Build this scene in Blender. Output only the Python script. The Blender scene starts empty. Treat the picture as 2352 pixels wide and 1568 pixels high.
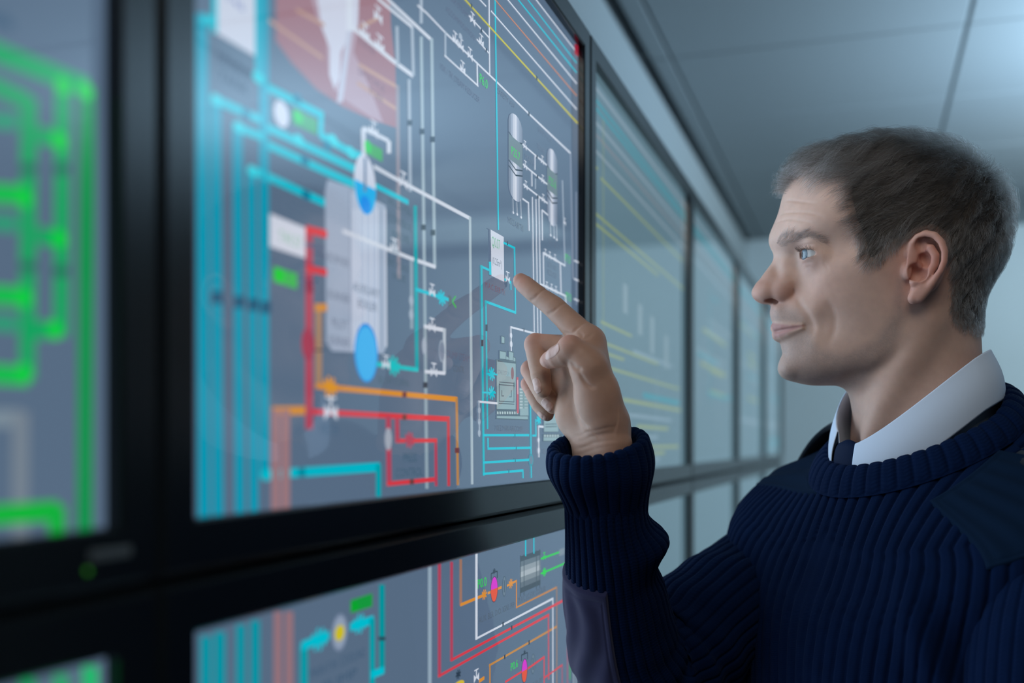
import bpy, bmesh, math, random
import numpy as np
from mathutils import Vector, Matrix

# ------------------------------------------------------------------ camera, world, lights, exposure
SC = bpy.context.scene
COL = SC.collection
CAMX, CAMZ = 0.30, 1.50            # camera stands 0.30 m off the screen wall (plane x = 0), eye at 1.50 m
FPX, UC, VH = 2440.0, 1176.0, 1022.0   # focal length in pixels, optical axis column, horizon row (2352 x 1568)
YAW = math.radians(18.35)
SY, CY = math.sin(YAW), math.cos(YAW)

cam_d = bpy.data.cameras.new('camera')
cam = bpy.data.objects.new('camera', cam_d)
COL.objects.link(cam)
cam.location = (CAMX, 0.0, CAMZ)
cam.rotation_euler = (math.radians(90), 0, YAW)
cam_d.sensor_width = 36.0
cam_d.lens = FPX / 2352.0 * 36.0
cam_d.shift_y = (VH - 784.0) / 2352.0
cam_d.clip_start = 0.02
cam_d.dof.use_dof = True
cam_d.dof.focus_distance = 0.93
cam_d.dof.aperture_fstop = 2.9
cam_d.dof.aperture_blades = 0
SC.camera = cam

SC.view_settings.view_transform = 'Standard'
SC.view_settings.look = 'None'
SC.view_settings.gamma = 1.0
SC.view_settings.exposure = 0.0
SC.view_settings.use_curve_mapping = False

world = bpy.data.worlds.new('room_daylight')
SC.world = world
world.use_nodes = True
bg = world.node_tree.nodes['Background']
bg.inputs[0].default_value = (0.50, 0.68, 0.92, 1)
bg.inputs[1].default_value = 0.045

def area_light(name, loc, target, sx, sy, power, color):
    l = bpy.data.lights.new(name, 'AREA')
    l.shape = 'RECTANGLE'; l.size = sx; l.size_y = sy
    l.energy = power; l.color = color
    o = bpy.data.objects.new(name, l)
    COL.objects.link(o)
    o.location = loc
    d = Vector(target) - Vector(loc)
    o.rotation_euler = d.to_track_quat('-Z', 'Y').to_euler()
    return o

# unseen area lamps added to light the man, the ceiling and the far wall
area_light('overhead_fill', (0.34, 0.15, 2.36), (0.32, 0.95, 1.50), 0.6, 0.6, 5.0, (1.0, 0.95, 0.86))  # added overhead fill for face and collar, has no fixture
area_light('ceiling_wash_fill', (1.38, 2.60, 1.86), (1.38, 2.60, 2.45), 0.45, 0.45, 50, (0.56, 0.79, 1.0))  # added out of view to brighten the ceiling towards the right
area_light('far_wall_fill', (1.55, 3.60, 2.26), (0.25, 5.0, 1.10), 1.1, 0.3, 11, (0.74, 0.92, 1.0))  # added to brighten the far wall, belongs to no fixture
area_light('cool_right_fill', (4.6, 1.6, 1.4), (0.6, 2.6, 1.6), 2.6, 1.3, 6, (0.62, 0.82, 1.0))  # added weak cool fill for the back of the head, no window there

# lamps added on the glass as key light, imitating how an LCD throws most of its light straight ahead, so it is dim at a glancing angle
for (ya, yb, za, zb, p) in ((0.42, 1.134, 1.467, 1.940, 1.35), (1.19, 1.876, 1.467, 1.940, 1.1), (0.42, 1.134, 0.940, 1.410, 0.8)):
    o = area_light('screen_key_light', (0.0016, (ya + yb) / 2, (za + zb) / 2), (1.0, (ya + yb) / 2, (za + zb) / 2), yb - ya, zb - za, p, (0.62, 0.81, 1.0))
    o.rotation_euler = (math.radians(90), 0, math.radians(90)); o.rotation_euler = Matrix(((0, 0, -1), (1, 0, 0), (0, -1, 0))).to_euler()
    o.data.spread = math.radians(104)

def ray(u, v):
    a = (u - UC) / FPX; b = (VH - v) / FPX
    return np.array([-SY + a * CY, CY + a * SY, b])
def at_depth(u, v, t):                  # point seen at pixel (u,v), t metres along the optical axis
    r = ray(u, v) * t
    return np.array([CAMX + r[0], r[1], CAMZ + r[2]])
def on_wall(u, v, x=0.0):               # point seen at pixel (u,v) on the plane at distance x in front of the screens
    r = ray(u, v)
    t = (x - CAMX) / r[0]
    return (r[1] * t, CAMZ + r[2] * t)

def lin(c):
    def f(x):
        x /= 255.0
        return x / 12.92 if x <= 0.04045 else ((x + 0.055) / 1.055) ** 2.4
    return tuple(f(x) for x in c)

# ------------------------------------------------------------------ helpers
def new_mat(name, color=(0.5, 0.5, 0.5), rough=0.5, metal=0.0, spec=0.5):
    m = bpy.data.materials.new(name); m.use_nodes = True
    b = m.node_tree.nodes['Principled BSDF']
    b.inputs['Base Color'].default_value = (*color, 1)
    b.inputs['Roughness'].default_value = rough
    b.inputs['Metallic'].default_value = metal
    b.inputs['Specular IOR Level'].default_value = spec
    return m
def bsdf(m): return m.node_tree.nodes['Principled BSDF']
def nd(m, t, **kw):
    n = m.node_tree.nodes.new(t)
    for k, v in kw.items(): setattr(n, k, v)
    return n
def lk(m, a, b): m.node_tree.links.new(a, b)
def add_noise_bump(m, scale=200, strength=0.1, dist=0.001, detail=3, coord='Object'):
    tc = nd(m, 'ShaderNodeTexCoord'); n = nd(m, 'ShaderNodeTexNoise')
    n.inputs['Scale'].default_value = scale; n.inputs['Detail'].default_value = detail
    b = nd(m, 'ShaderNodeBump'); b.inputs['Strength'].default_value = strength; b.inputs['Distance'].default_value = dist
    lk(m, tc.outputs[coord], n.inputs['Vector']); lk(m, n.outputs['Fac'], b.inputs['Height'])
    lk(m, b.outputs['Normal'], bsdf(m).inputs['Normal'])
    return n
def add_noise_color(m, c1, c2, scale=6, detail=3):
    tc = nd(m, 'ShaderNodeTexCoord'); n = nd(m, 'ShaderNodeTexNoise')
    n.inputs['Scale'].default_value = scale; n.inputs['Detail'].default_value = detail
    r = nd(m, 'ShaderNodeValToRGB')
    r.color_ramp.elements[0].position = 0.35; r.color_ramp.elements[0].color = (*c1, 1)
    r.color_ramp.elements[1].position = 0.65; r.color_ramp.elements[1].color = (*c2, 1)
    lk(m, tc.outputs['Object'], n.inputs['Vector']); lk(m, n.outputs['Fac'], r.inputs['Fac'])
    lk(m, r.outputs['Color'], bsdf(m).inputs['Base Color'])

def link(o, parent=None, **props):
    COL.objects.link(o)
    if parent is not None: o.parent = parent
    for k, v in props.items(): o[k] = v
    return o
def mesh_obj(name, verts, faces, mat=None, parent=None, smooth=False, **props):
    me = bpy.data.meshes.new(name)
    me.from_pydata([tuple(map(float, v)) for v in verts], [], [tuple(map(int, f)) for f in faces])
    me.update()
    if mat is not None: me.materials.append(mat)
    if smooth: me.polygons.foreach_set('use_smooth', [True] * len(me.polygons))
    return link(bpy.data.objects.new(name, me), parent, **props)
def bm_obj(name, bm, mat=None, parent=None, smooth=False, **props):
    me = bpy.data.meshes.new(name); bm.to_mesh(me); bm.free()
    if mat is not None: me.materials.append(mat)
    if smooth: me.polygons.foreach_set('use_smooth', [True] * len(me.polygons))
    return link(bpy.data.objects.new(name, me), parent, **props)
def bm_box(bm, lo, hi, bevel=0.0, seg=2):
    vs = [bm.verts.new((x, y, z)) for x in (lo[0], hi[0]) for y in (lo[1], hi[1]) for z in (lo[2], hi[2])]
    f = [(0, 1, 3, 2), (4, 6, 7, 5), (0, 4, 5, 1), (2, 3, 7, 6), (0, 2, 6, 4), (1, 5, 7, 3)]
    fs = [bm.faces.new([vs[i] for i in q]) for q in f]
    if bevel:
        es = list({e for q in fs for e in q.edges})
        bmesh.ops.bevel(bm, geom=es, offset=bevel, segments=seg, affect='EDGES', profile=0.5)
def box_obj(name, lo, hi, mat, bevel=0.0, parent=None, **props):
    bm = bmesh.new(); bm_box(bm, lo, hi, bevel)
    return bm_obj(name, bm, mat, parent, **props)
def empty(name, loc, **props):
    o = bpy.data.objects.new(name, None); o.location = loc; o.empty_display_size = 0.05
    return link(o, None, **props)
# ------------------------------------------------------------------ the room
CEIL, FAR, WALLX, RIGHTX, BACKY = CAMZ + 0.95, 5.02, -0.216, 4.9, -3.2
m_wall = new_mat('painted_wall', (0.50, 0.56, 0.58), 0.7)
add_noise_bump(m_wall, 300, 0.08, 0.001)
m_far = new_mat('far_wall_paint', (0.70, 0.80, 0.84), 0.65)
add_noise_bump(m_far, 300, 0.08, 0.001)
m_ceil = new_mat('ceiling_tile', (0.30, 0.335, 0.35), 0.85)
add_noise_bump(m_ceil, 500, 0.25, 0.002, 5)
m_gap = new_mat('dark_shadow_gap', (0.004, 0.006, 0.006), 0.6)
m_floor = new_mat('grey_vinyl_floor', (0.20, 0.22, 0.24), 0.35)
add_noise_color(m_floor, (0.18, 0.20, 0.22), (0.23, 0.25, 0.27), 40)

box_obj('floor', (WALLX - 0.1, BACKY, -0.1), (RIGHTX + 0.1, FAR + 0.1, 0.0), m_floor, kind='structure')
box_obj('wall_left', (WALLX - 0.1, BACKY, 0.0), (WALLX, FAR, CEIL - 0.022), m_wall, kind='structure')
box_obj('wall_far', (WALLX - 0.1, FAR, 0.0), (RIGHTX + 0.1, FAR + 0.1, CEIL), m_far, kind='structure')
box_obj('trim_1', (WALLX - 0.1, BACKY, CEIL - 0.022), (WALLX - 0.02, FAR, CEIL + 0.02), m_gap, kind='structure')

# suspended ceiling: tiles with sunk joints, one mesh
def ceiling():
    bm = bmesh.new()
    xs = [WALLX + 0.012]; x = -0.151
    while x < RIGHTX: xs.append(x); x += 0.6712
    xs.append(RIGHTX)
    ys = [BACKY]; y = 2.60 - 0.534 * 12
    while y < FAR - 0.03:
        if y > BACKY + 0.02: ys.append(y)
        y += 0.534
    ys.append(FAR)
    g = 0.0032
    for i in range(len(xs) - 1):
        for j in range(len(ys) - 1):
            a, b, c, d = xs[i] + g, xs[i + 1] - g, ys[j] + g, ys[j + 1] - g
            if b - a < 0.01 or d - c < 0.01: continue
            bm_box(bm, (a, c, CEIL), (b, d, CEIL + 0.02), 0.003, 1)
    bm_box(bm, (WALLX - 0.1, BACKY, CEIL + 0.012), (RIGHTX + 0.1, FAR + 0.1, CEIL + 0.08))
    return bm_obj('ceiling', bm, m_ceil, None, kind='structure')
ceiling()

# recessed ceiling light near the far wall
m_lamp = new_mat('lamp_diffuser', (0.6, 0.65, 0.68), 0.4); bsdf(m_lamp).inputs['Emission Color'].default_value = (*lin((168, 200, 208)), 1); bsdf(m_lamp).inputs['Emission Strength'].default_value = 0.75
m_lampf = new_mat('lamp_frame_grey', (0.30, 0.34, 0.36), 0.4)
cl = empty('ceiling_light', (1.55, 4.36, CEIL), label='recessed ceiling light panel behind the man\'s head near the far wall', category='light')
bm = bmesh.new()
for lo, hi in (((-.62, -.27, -.018), (.62, -.235, 0)), ((-.62, .235, -.018), (.62, .27, 0)), ((-.62, -.235, -.018), (-.585, .235, 0)), ((.585, -.235, -.018), (.62, .235, 0))): bm_box(bm, lo, hi, 0.003, 1)
bm_obj('frame', bm, m_lampf, cl)
bm = bmesh.new(); bm_box(bm, (-.585, -.235, -.012), (.585, .235, -.004)); bm_obj('diffuser', bm, m_lamp, cl)
# ------------------------------------------------------------------ the wall of monitors
m_frame = new_mat('black_frame_plastic', (0.006, 0.009, 0.011), 0.24, 0, 0.45)
add_noise_bump(m_frame, 900, 0.05, 0.0005)
m_reveal = new_mat('black_gloss_reveal', (0.006, 0.008, 0.010), 0.12, 0, 0.5)
m_rack = new_mat('dark_rack_steel', (0.012, 0.014, 0.016), 0.5)

_scr = {}
def screen_mat(col, gain=1.0):
    key = (tuple(col), gain)
    if key in _scr: return _scr[key]
    m = new_mat('screen_glow_%d_%d_%d' % tuple(col), (0.004, 0.005, 0.006), 0.04, 0, 0.45)
    b = bsdf(m)
    b.inputs['Emission Color'].default_value = (*lin(col), 1)
    b.inputs['Emission Strength'].default_value = gain * (0.80 if max(col) > 150 else 1.0)
    _scr[key] = m
    return m
C = (0, 205, 226); CD = (0, 165, 190); W = (222, 230, 244); WD = (172, 188, 206); G = (30, 225, 70); GD = (20, 178, 104)
Y = (206, 200, 62); O = (232, 152, 48); OD = (176, 140, 108); R = (232, 62, 74); RD = (190, 72, 98)
K = (40, 56, 72); T = (66, 80, 98); TR = (104, 74, 92); BR = (150, 116, 122)

class Screen:
    """Flat display content laid on the screen plane x = 0 in wall coordinates (y, z); one mesh, one material per colour."""
    def __init__(self, y0, y1, z0, z1, base):
        self.v = []; self.f = []; self.mi = []; self.mats = []; self.b = (y0, y1, z0, z1); self.n = 0
        self.raw([(y0, z0), (y1, z0), (y1, z1), (y0, z1)], base, 0)
    def idx(self, col):
        m = screen_mat(col)
        if m not in self.mats: self.mats.append(m)
        return self.mats.index(m)
    def raw(self, pts, col, lay=None):
        if lay is None:
            self.n += 1; lay = 0.00006 + 0.0000012 * self.n
        y0, y1, z0, z1 = self.b; e = 0.0005
        i0 = len(self.v)
        for y, z in pts:
            self.v.append((lay, min(max(y, y0 + e * (lay > 0)), y1 - e * (lay > 0)), min(max(z, z0 + e * (lay > 0)), z1 - e * (lay > 0))))
        self.f.append(list(range(i0, i0 + len(pts)))); self.mi.append(self.idx(col))
    def poly(self, pts, col): self.raw([on_wall(*p) for p in pts], col)
    def seg(self, u0, v0, u1, v1, w, col):
        if abs(u1 - u0) < 0.15 * abs(v1 - v0):
            h = w / 2
            self.poly([(u0 - h, v0), (u0 + h, v0), (u1 + h, v1), (u1 - h, v1)], col)
        else:
            h = w / 2
            self.poly([(u0, v0 + h), (u1, v1 + h), (u1, v1 - h), (u0, v0 - h)], col)
    def path(self, pts, w, col):
        for a, b in zip(pts[:-1], pts[1:]): self.seg(*a, *b, w, col)
    def ell(self, u, v, ru, rv, col, a0=0, a1=360, n=28):
        y, z = on_wall(u, v); yr = (on_wall(u + ru, v)[0] - on_wall(u - ru, v)[0]) / 2; zr = abs(on_wall(u, v - rv)[1] - on_wall(u, v + rv)[1]) / 2
        self.raw([(y + yr * math.cos(math.radians(a0 + (a1 - a0) * k / n)), z + zr * math.sin(math.radians(a0 + (a1 - a0) * k / n))) for k in range(n + (a1 - a0 < 360))], col)
    def valve(self, u, v, col, s=1.0):                       # bow-tie valve with a stem and a small hand wheel
        y, z = on_wall(u, v); a, b = 0.0050 * s, 0.0028 * s
        self.raw([(y - a, z - b), (y - a, z + b), (y, z)], col); self.raw([(y + a, z + b), (y + a, z - b), (y, z)], col)
        self.raw([(y - .0008 * s, z), (y + .0008 * s, z), (y + .0008 * s, z + 1.9 * b), (y - .0008 * s, z + 1.9 * b)], col)
        self.raw([(y - .004 * s, z + 1.8 * b), (y + .004 * s, z + 1.8 * b), (y + .004 * s, z + 2.1 * b), (y - .004 * s, z + 2.1 * b)], col)
    def star(self, u, v, col, s=1.0):
        y, z = on_wall(u, v)
        for k in range(4):
            a = math.pi * k / 4 + .2; c, q = math.cos(a), math.sin(a); L, h = .0070 * s, .0010 * s
            self.raw([(y - c * L - q * h, z - q * L * .7 + c * h), (y + c * L - q * h, z + q * L * .7 + c * h), (y + c * L + q * h, z + q * L * .7 - c * h), (y - c * L + q * h, z - q * L * .7 - c * h)], col)
    def text(self, s, u0, v0, u1, v1, hpx, col):              # baseline from (u0,v0) to (u1,v1), capital height in pixels at its middle
        (ya, za), (yb, zb) = on_wall(u0, v0), on_wall(u1, v1)
        um, vm = (u0 + u1) / 2, (v0 + v1) / 2
        h = on_wall(um, vm - hpx)[1] - on_wall(um, vm)[1]; zb0 = (za + zb) / 2
        cu = bpy.data.curves.new('lettering', 'FONT'); cu.body = s; cu.resolution_u = 2
        ob = bpy.data.objects.new('lettering', cu); COL.objects.link(ob)
        me = ob.to_mesh()
        co = [tuple(v.co) for v in me.vertices]; fs = [tuple(p.vertices) for p in me.polygons]
        ob.to_mesh_clear(); bpy.data.objects.remove(ob); bpy.data.curves.remove(cu)
        if not co: return
        x0 = min(c[0] for c in co); x1 = max(c[0] for c in co); t = 0.70
        self.n += 1; lay = 0.00006 + 0.0000012 * self.n
        i0 = len(self.v); k = self.idx(col)
        for c in co: self.v.append((lay, ya + (yb - ya) * (c[0] - x0) / (x1 - x0), zb0 + h * c[1] / t))
        for q in fs: self.f.append([i0 + i for i in q]); self.mi.append(k)
    def capsule(self, uL, uR, u_t, v_t, u_b, v_b, dark=False):
        yL, yR = on_wall(uL, v_t)[0], on_wall(uR, v_t)[0]; zt, zb = on_wall(u_t, v_t)[1], on_wall(u_b, v_b)[1]
        yc, a, e = (yL + yR) / 2, (yR - yL) / 2, (zt - zb) * .13
        def outline(s, x0, x1):
            up = []; dn = []
            for k in range(13):
                x = x0 + (x1 - x0) * k / 12; h = math.sqrt(max(0, 1 - x * x)) * e
                up.append((yc + a * x * s, zt - e + h)); dn.append((yc + a * x * s, zb + e - h))
            return up + dn[::-1]
        self.raw(outline(1.05, -1, 1), (70, 84, 104))
        cols = [(128, 142, 164), (160, 174, 196), (206, 214, 230), (222, 228, 242), (176, 188, 210), (150, 164, 186), (134, 148, 170)]
        for k, c in enumerate(cols): self.raw(outline(1, -1 + 2 * k / 7, -1 + 2 * (k + 1) / 7), c)
        for f in (.34, .66):                                  # weld bands
            z = zb + (zt - zb) * f
            for o in (0, .005): self.raw([(yL, z + o), (yc, z - .004 + o), (yR, z + o), (yR, z + .0014 + o), (yc, z - .0026 + o), (yL, z + .0014 + o)], K)
        z = zb + (zt - zb) * .56
        self.raw([(yL, z - .010), (yR, z - .010), (yR, z + .012), (yL, z + .012)], (104, 124, 132))
    def build(self, parent):
        me = bpy.data.meshes.new('screen'); me.from_pydata(self.v, [], self.f)
        for m in self.mats: me.materials.append(m)
        me.polygons.foreach_set('material_index', self.mi); me.update()
        return link(bpy.data.objects.new('screen', me), parent)

def monitor_frame(y0, y1, z0, z1, w, parent):
    """One moulded bezel: chamfered outside, flat face, inner reveal stepping down to the glass."""
    prof = [(0, -0.07), (0, 0.0035), (0.0035, 0.008), (w - 0.0015, 0.008), (w, 0.0065), (w, -0.003)]
    bm = bmesh.new(); rings = []
    for ins, x in prof:
        rings.append([bm.verts.new((x, a, b)) for a, b in ((y0 + ins, z0 + ins), (y1 - ins, z0 + ins), (y1 - ins, z1 - ins), (y0 + ins, z1 - ins))])
    for k, (r, s) in enumerate(zip(rings[:-1], rings[1:])):
        for i in range(4):
            f = bm.faces.new((r[i], r[(i + 1) % 4], s[(i + 1) % 4], s[i])); f.material_index = 1 if k >= 4 else 0
    bm.faces.new(rings[0][::-1])
    o = bm_obj('frame', bm, m_frame, parent); o.data.materials.append(m_reveal)
    return o

YB = [-0.37, 0.393, 1.162, 1.904, 2.646, 3.388, 4.130]
ZB = [(CAMZ - 0.060, CAMZ + 0.466), (CAMZ - 0.586, CAMZ - 0.0605)]
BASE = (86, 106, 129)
BASE_FAR = (84, 110, 122)
FW = 0.0255
def make_monitor(i, row, label):
    y0, y1 = YB[i] + 0.0008, YB[i + 1] - 0.0008; z0, z1 = ZB[row]
    z0 += 0.0006; z1 -= 0.0006
    e = empty('wall_monitor', (0, (y0 + y1) / 2, z0), label=label, category='screen', group='wall of control monitors')
    fr = monitor_frame(y0, y1, z0, z1, FW, e)
    s = Screen(y0 + FW - 0.002, y1 - FW + 0.002, z0 + FW - 0.002, z1 - FW + 0.002, BASE if i < 2 else BASE_FAR)
    return e, fr, s
def finish(e, s):
    s.build(e)
    for ch in e.children: ch.matrix_parent_inverse = Matrix.Translation(-e.location)

# ---- upper, near end: green pipework
e, fr, s = make_monitor(0, 0, 'nearest upper wall monitor, blurred thick green pipes on blue-grey')
s.path([(-120, 75), (0, 123), (204, 203)], 48, GD); s.seg(200, 200, 194, 1222, 35, (14, 158, 82)); s.seg(144, 190, 140, 772, 34, GD)
s.path([(-90, 165), (0, 203), (70, 236)], 40, GD); s.seg(66, 225, 62, 872, 36, GD)
for v in (310, 540): s.seg(86, v, 140, v + 10, 42, GD)
s.seg(80, 757, 140, 757, 42, GD)
for v in (447, 680, 862): s.seg(-60, v - 6, 66, v + 2, 44, (20, 205, 84))
for v in (280, 515, 745): s.seg(-60, v - 8, 40, v, 34, (44, 170, 126))
for u, v in ((144, 197), (136, 323), (136, 548), (126, 757), (56, 455), (55, 684), (55, 856), (196, 208)): s.ell(u, v, 17, 21, (14, 228, 66))
for u, v in ((141, 388), (65, 388), (139, 622), (64, 612)): s.seg(u - 18, v, u + 18, v, 24, (38, 110, 92))
s.path([(-60, 962), (50, 960)], 40, (134, 152, 166)); s.seg(47, 945, 46, 1248, 38, (128, 142, 156))
s.path([(-60, 1186), (134, 1172)], 46, (16, 196, 62)); s.seg(130, 1160, 130, 1236, 38, (16, 190, 66))
s.path([(-90, 15), (30, 60)], 26, (66, 92, 118))
s.text('NO.1 G/E', -60, 40, 20, 60, 40, (66, 92, 118))
finish(e, s)
y, z = on_wall(201, 1311, 0.008)
bm = bmesh.new(); bmesh.ops.create_uvsphere(bm, u_segments=16, v_segments=8, radius=0.0013, matrix=Matrix.Translation((0.0078, y, z)))
m_led = screen_mat((80, 215, 30), 0.30)
o = bm_obj('power_light', bm, m_led, e, True, label='small green power light'); o.matrix_parent_inverse = Matrix.Translation(-e.location)
m_badge = new_mat('grey_badge', (0.10, 0.12, 0.13), 0.4)
(y0, z0), (y1, z1) = on_wall(205, 1291, 0.008), on_wall(300, 1262, 0.008)
o = box_obj('badge', (0.0075, y0, z0), (0.0087, y1, z0 + 0.0045), m_badge, 0.0003, e); o.matrix_parent_inverse = Matrix.Translation(-e.location)

# ---- upper, main: boiler and compressed-air mimic
e, fr, s = make_monitor(1, 0, 'large upper wall monitor with boiler diagram touched by the pointing finger')
# boiler hull
s.poly([(634, -60), (634, 94), (669, 143), (726, 204), (787, 245), (848, 273), (911, 294), (908, 150), (898, 61), (893, -60)], (150, 108, 118))
s.poly([(700, -60), (722, 20), (750, 95), (756, 172), (768, 205), (790, 228), (850, 268), (880, 282), (845, 190), (812, 120), (822, 60), (826, -60)], (186, 160, 176))
s.poly([(720, -60), (738, 60), (757, 110), (757, 172), (768, 204), (780, 180), (782, 120), (806, 75), (822, 60), (826, -60)], (214, 218, 236))
s.seg(800, -1400, 803, 75, 14, W); s.seg(803, 70, 780, 235, 12, (200, 205, 225))
for p in (((614, 44), (742, 134)), ((680, 22), (745, 58)), ((824, 148), (912, 200)), ((820, 190), (914, 253)), ((826, 62), (868, 42))): s.path(p, 9, (196, 156, 140))
for q in ((824, 100, 862, 128, 'BURNER'), (822, 172, 884, 210, 'SMOKE'), (846, 215, 880, 236, 'TUBE')): s.text(q[4], q[0], q[1], q[2], q[3], 16, (116, 86, 102))
s.seg(913, 196, 916, 640, 8, (140, 136, 148))
# expansion tank top left
s.poly([(499, -60), (587, -60), (587, 130), (499, 78)], (214, 222, 240)); s.seg(493, -40, 493, 75, 12, C)
s.text('EXPANSION', 500, 148, 574, 176, 24, (48, 64, 92)); s.text('TANK', 503, 188, 570, 214, 24, (48, 64, 92)); s.text('T45', 515, 6, 560, 18, 16, (90, 110, 190))
# cyan feed pipes
for u, w, va, vb in ((463, 27, 30, 1190), (495, 24, 222, 1184), (545, 22, 282, 1180), (577, 21, 384, 1176), (605, 22, -1400, 1096)): s.seg(u, va, u + 6 if u < 600 else u + 2, vb, w, (0, 164, 194))
s.seg(589, -1400, 592, 182, 13, (0, 186, 212)); s.seg(462, 44, 494, 50, 22, C)
for p in (((496, 229), (600, 276)), ((546, 292), (606, 316)), ((578, 392), (606, 400)), ((614, 200), (738, 264)), ((735, 309), (806, 350), (836, 362)), ((612, 292), (815, 388)), ((614, 332), (815, 424)), ((612, 404), (746, 466)), ((590, 176), (608, 186))): s.path(p, 19, C)
s.seg(738, 256, 736, 312, 11, C); s.path([(858, 424), (938, 465)], 12, C)
for u, v in ((682, 226), (565, 262), (700, 368), (703, 448), (752, 335), (688, 322)): s.seg(u - 9, v - 4, u + 9, v + 4, 20, (0, 120, 150))
for u, v in ((496, 229), (548, 292), (580, 393), (592, 178), (765, 322), (686, 322), (806, 350)): s.ell(u, v, 12, 13, (40, 222, 238))
for v, dv in ((678, 0), (688, 0)):
    for u in (498, 549, 582, 610): s.seg(u - 12, v + (u - 498) * .2, u + 12, v + (u - 498) * .2, 18, (30, 90, 120))
s.path([(604, 1090), (872, 1072)], 22, (0, 196, 216)); s.seg(869, 1066, 869, 1140, 12, (0, 170, 184)); s.ell(612, 1090, 14, 14, (0, 200, 220))
s.seg(686, 1085, 700, 1084, 22, (0, 130, 150))
# gauges and tags
s.ell(646, 262, 17, 30, (220, 226, 244)); s.seg(640, 240, 652, 284, 8, (180, 190, 220))
s.poly([(672, 248), (728, 276), (728, 310), (672, 284)], (62, 172, 104)); s.ell(684, 268, 11, 14, (20, 216, 70))
s.path([(836, 378), (834, 294), (893, 324), (893, 352)], 9, W); s.poly([(838, 322), (878, 344), (878, 372), (838, 350)], (62, 178, 90)); s.ell(845, 337, 8, 14, (20, 216, 70)); s.valve(858, 303, W, 1.2)
s.poly([(627, 611), (682, 628), (682, 664), (627, 646)], (66, 196, 96)); s.ell(641, 632, 12, 16, (14, 222, 60))
s.poly([(619, 490), (704, 524), (704, 594), (619, 566)], (222, 228, 244)); s.text('T40.57', 640, 558, 692, 566, 26, (150, 204, 178))
# boiler body
s.poly([(746, 440), (752, 412), (800, 428), (886, 472), (888, 795), (880, 812), (762, 806), (749, 785)], (168, 184, 208))
s.poly([(806, 440), (868, 470), (870, 808), (806, 808)], (190, 204, 228))
for u in (813, 824, 838, 852, 866): s.seg(u, 480, u + 1, 800, 3, (222, 230, 246))
s.seg(803, 432, 805, 806, 3, (150, 164, 188)); s.seg(884, 480, 886, 796, 5, (206, 216, 234))
for q in ((753, 606, 802, 608, 'BURNER'), (754, 692, 803, 690, 'BURNER'), (762, 756, 798, 752, 'PILOT'), (757, 796, 802, 790, 'BURNER')): s.text(q[4], *q[:4], 20, (112, 128, 152))
s.text('AUXILIARY', 811, 676, 872, 676, 20, (112, 128, 152)); s.text('BOILER', 822, 712, 866, 710, 20, (112, 128, 152))
s.ell(838, 424, 25, 68, (216, 224, 242)); s.ell(839, 424, 25, 68, (0, 186, 250), 180, 360); s.seg(838, 362, 838, 440, 6, (110, 136, 170)); s.ell(839, 470, 12, 20, (0, 150, 250))
s.ell(841, 810, 27, 68, (36, 150, 240)); s.ell(841, 812, 24, 62, (70, 190, 255))
s.text('W-LEVEL', 890, 470, 945, 494, 18, (72, 96, 112)); s.text('CONTROL', 892, 510, 946, 530, 18, (72, 96, 112)); s.text('VALVE', 900, 545, 940, 560, 18, (72, 96, 112))
s.text('EMCY SHUT', 888, 612, 944, 626, 17, (74, 96, 112)); s.text('VALVE', 900, 640, 932, 650, 17, (74, 96, 112))
# white steam lines
s.path([(830, -60), (900, 8), (991, 92)], 9, W); s.seg(991, 88, 998, 614, 7, (168, 190, 204))
s.path([(800, 55), (900, 138), (948, 174)], 11, W); s.seg(949, 174, 946, 60, 7, WD); s.path([(866, -4), (946, 62)], 8, W)
s.seg(939, 182, 942, 440, 7, WD); s.seg(967, -1400, 967, 54, 7, WD); s.seg(967, 84, 974, 600, 7, (168, 190, 204))
s.seg(911, 60, 913, 150, 7, WD); s.valve(868, 40, W, 1.2); s.valve(872, 108, W, 1.3); s.valve(838, 80, W, 1.2)
s.path([(786, 530), (940, 592), (1000, 613)], 9, W); s.valve(905, 572, W, 1.2); s.valve(908, 578, WD)
s.path([(858, 382), (900, 406), (1080, 502)], 9, W); s.seg(1079, 498, 1084, 1112, 5.5, (176, 194, 206)); s.valve(926, 420, W, 1.3)
s.seg(944, 598, 945, 755, 7, (150, 172, 188)); s.ell(944, 690, 5, 12, WD); s.ell(944, 722, 5, 12, WD)
s.seg(974, 610, 980, 1122, 7, (156, 178, 192)); s.ell(974, 794, 5, 20, WD)
for u, v in ((941, 282), (969, 302), (993, 320), (994, 534), (972, 522), (976, 884)): s.seg(u - 5, v, u + 5, v, 13, K)
s.path([(973, 749), (1020, 758)], 9, W); s.seg(1020, 754, 1020, 858, 7, (190, 204, 218)); s.path([(975, 853), (1022, 857)], 8, W)
s.valve(992, 752, W, 1.2); s.valve(996, 855, W, 1.2); s.ell(1014, 806, 7, 26, (146, 164, 184)); s.ell(1014, 806, 5, 20, (112, 128, 150))
s.text('DUMP STEAM', 1026, 820, 1078, 832, 16, (92, 92, 112)); s.text('CONTR.', 1040, 852, 1066, 858, 15, (80, 92, 106))
# cyan return
s.seg(953, 472, 957, 850, 8, (0, 176, 186)); s.path([(864, 836), (960, 849)], 10, (0, 204, 210)); s.star(904, 840, (0, 206, 210), 1.4); s.valve(886, 838, W, 1.1); s.text('BLOW DOWN', 870, 884, 938, 886, 17, (74, 96, 110))
s.path([(954, 664), (1036, 690)], 8, C); s.star(1014, 684, C, 1.2); s.valve(992, 672, W, 1.1); s.poly([(1030, 676), (1036, 682), (1036, 700), (1030, 704)], (80, 96, 96)); s.path([(1046, 680), (1038, 692), (1047, 706)], 5, (60, 200, 70))
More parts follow.
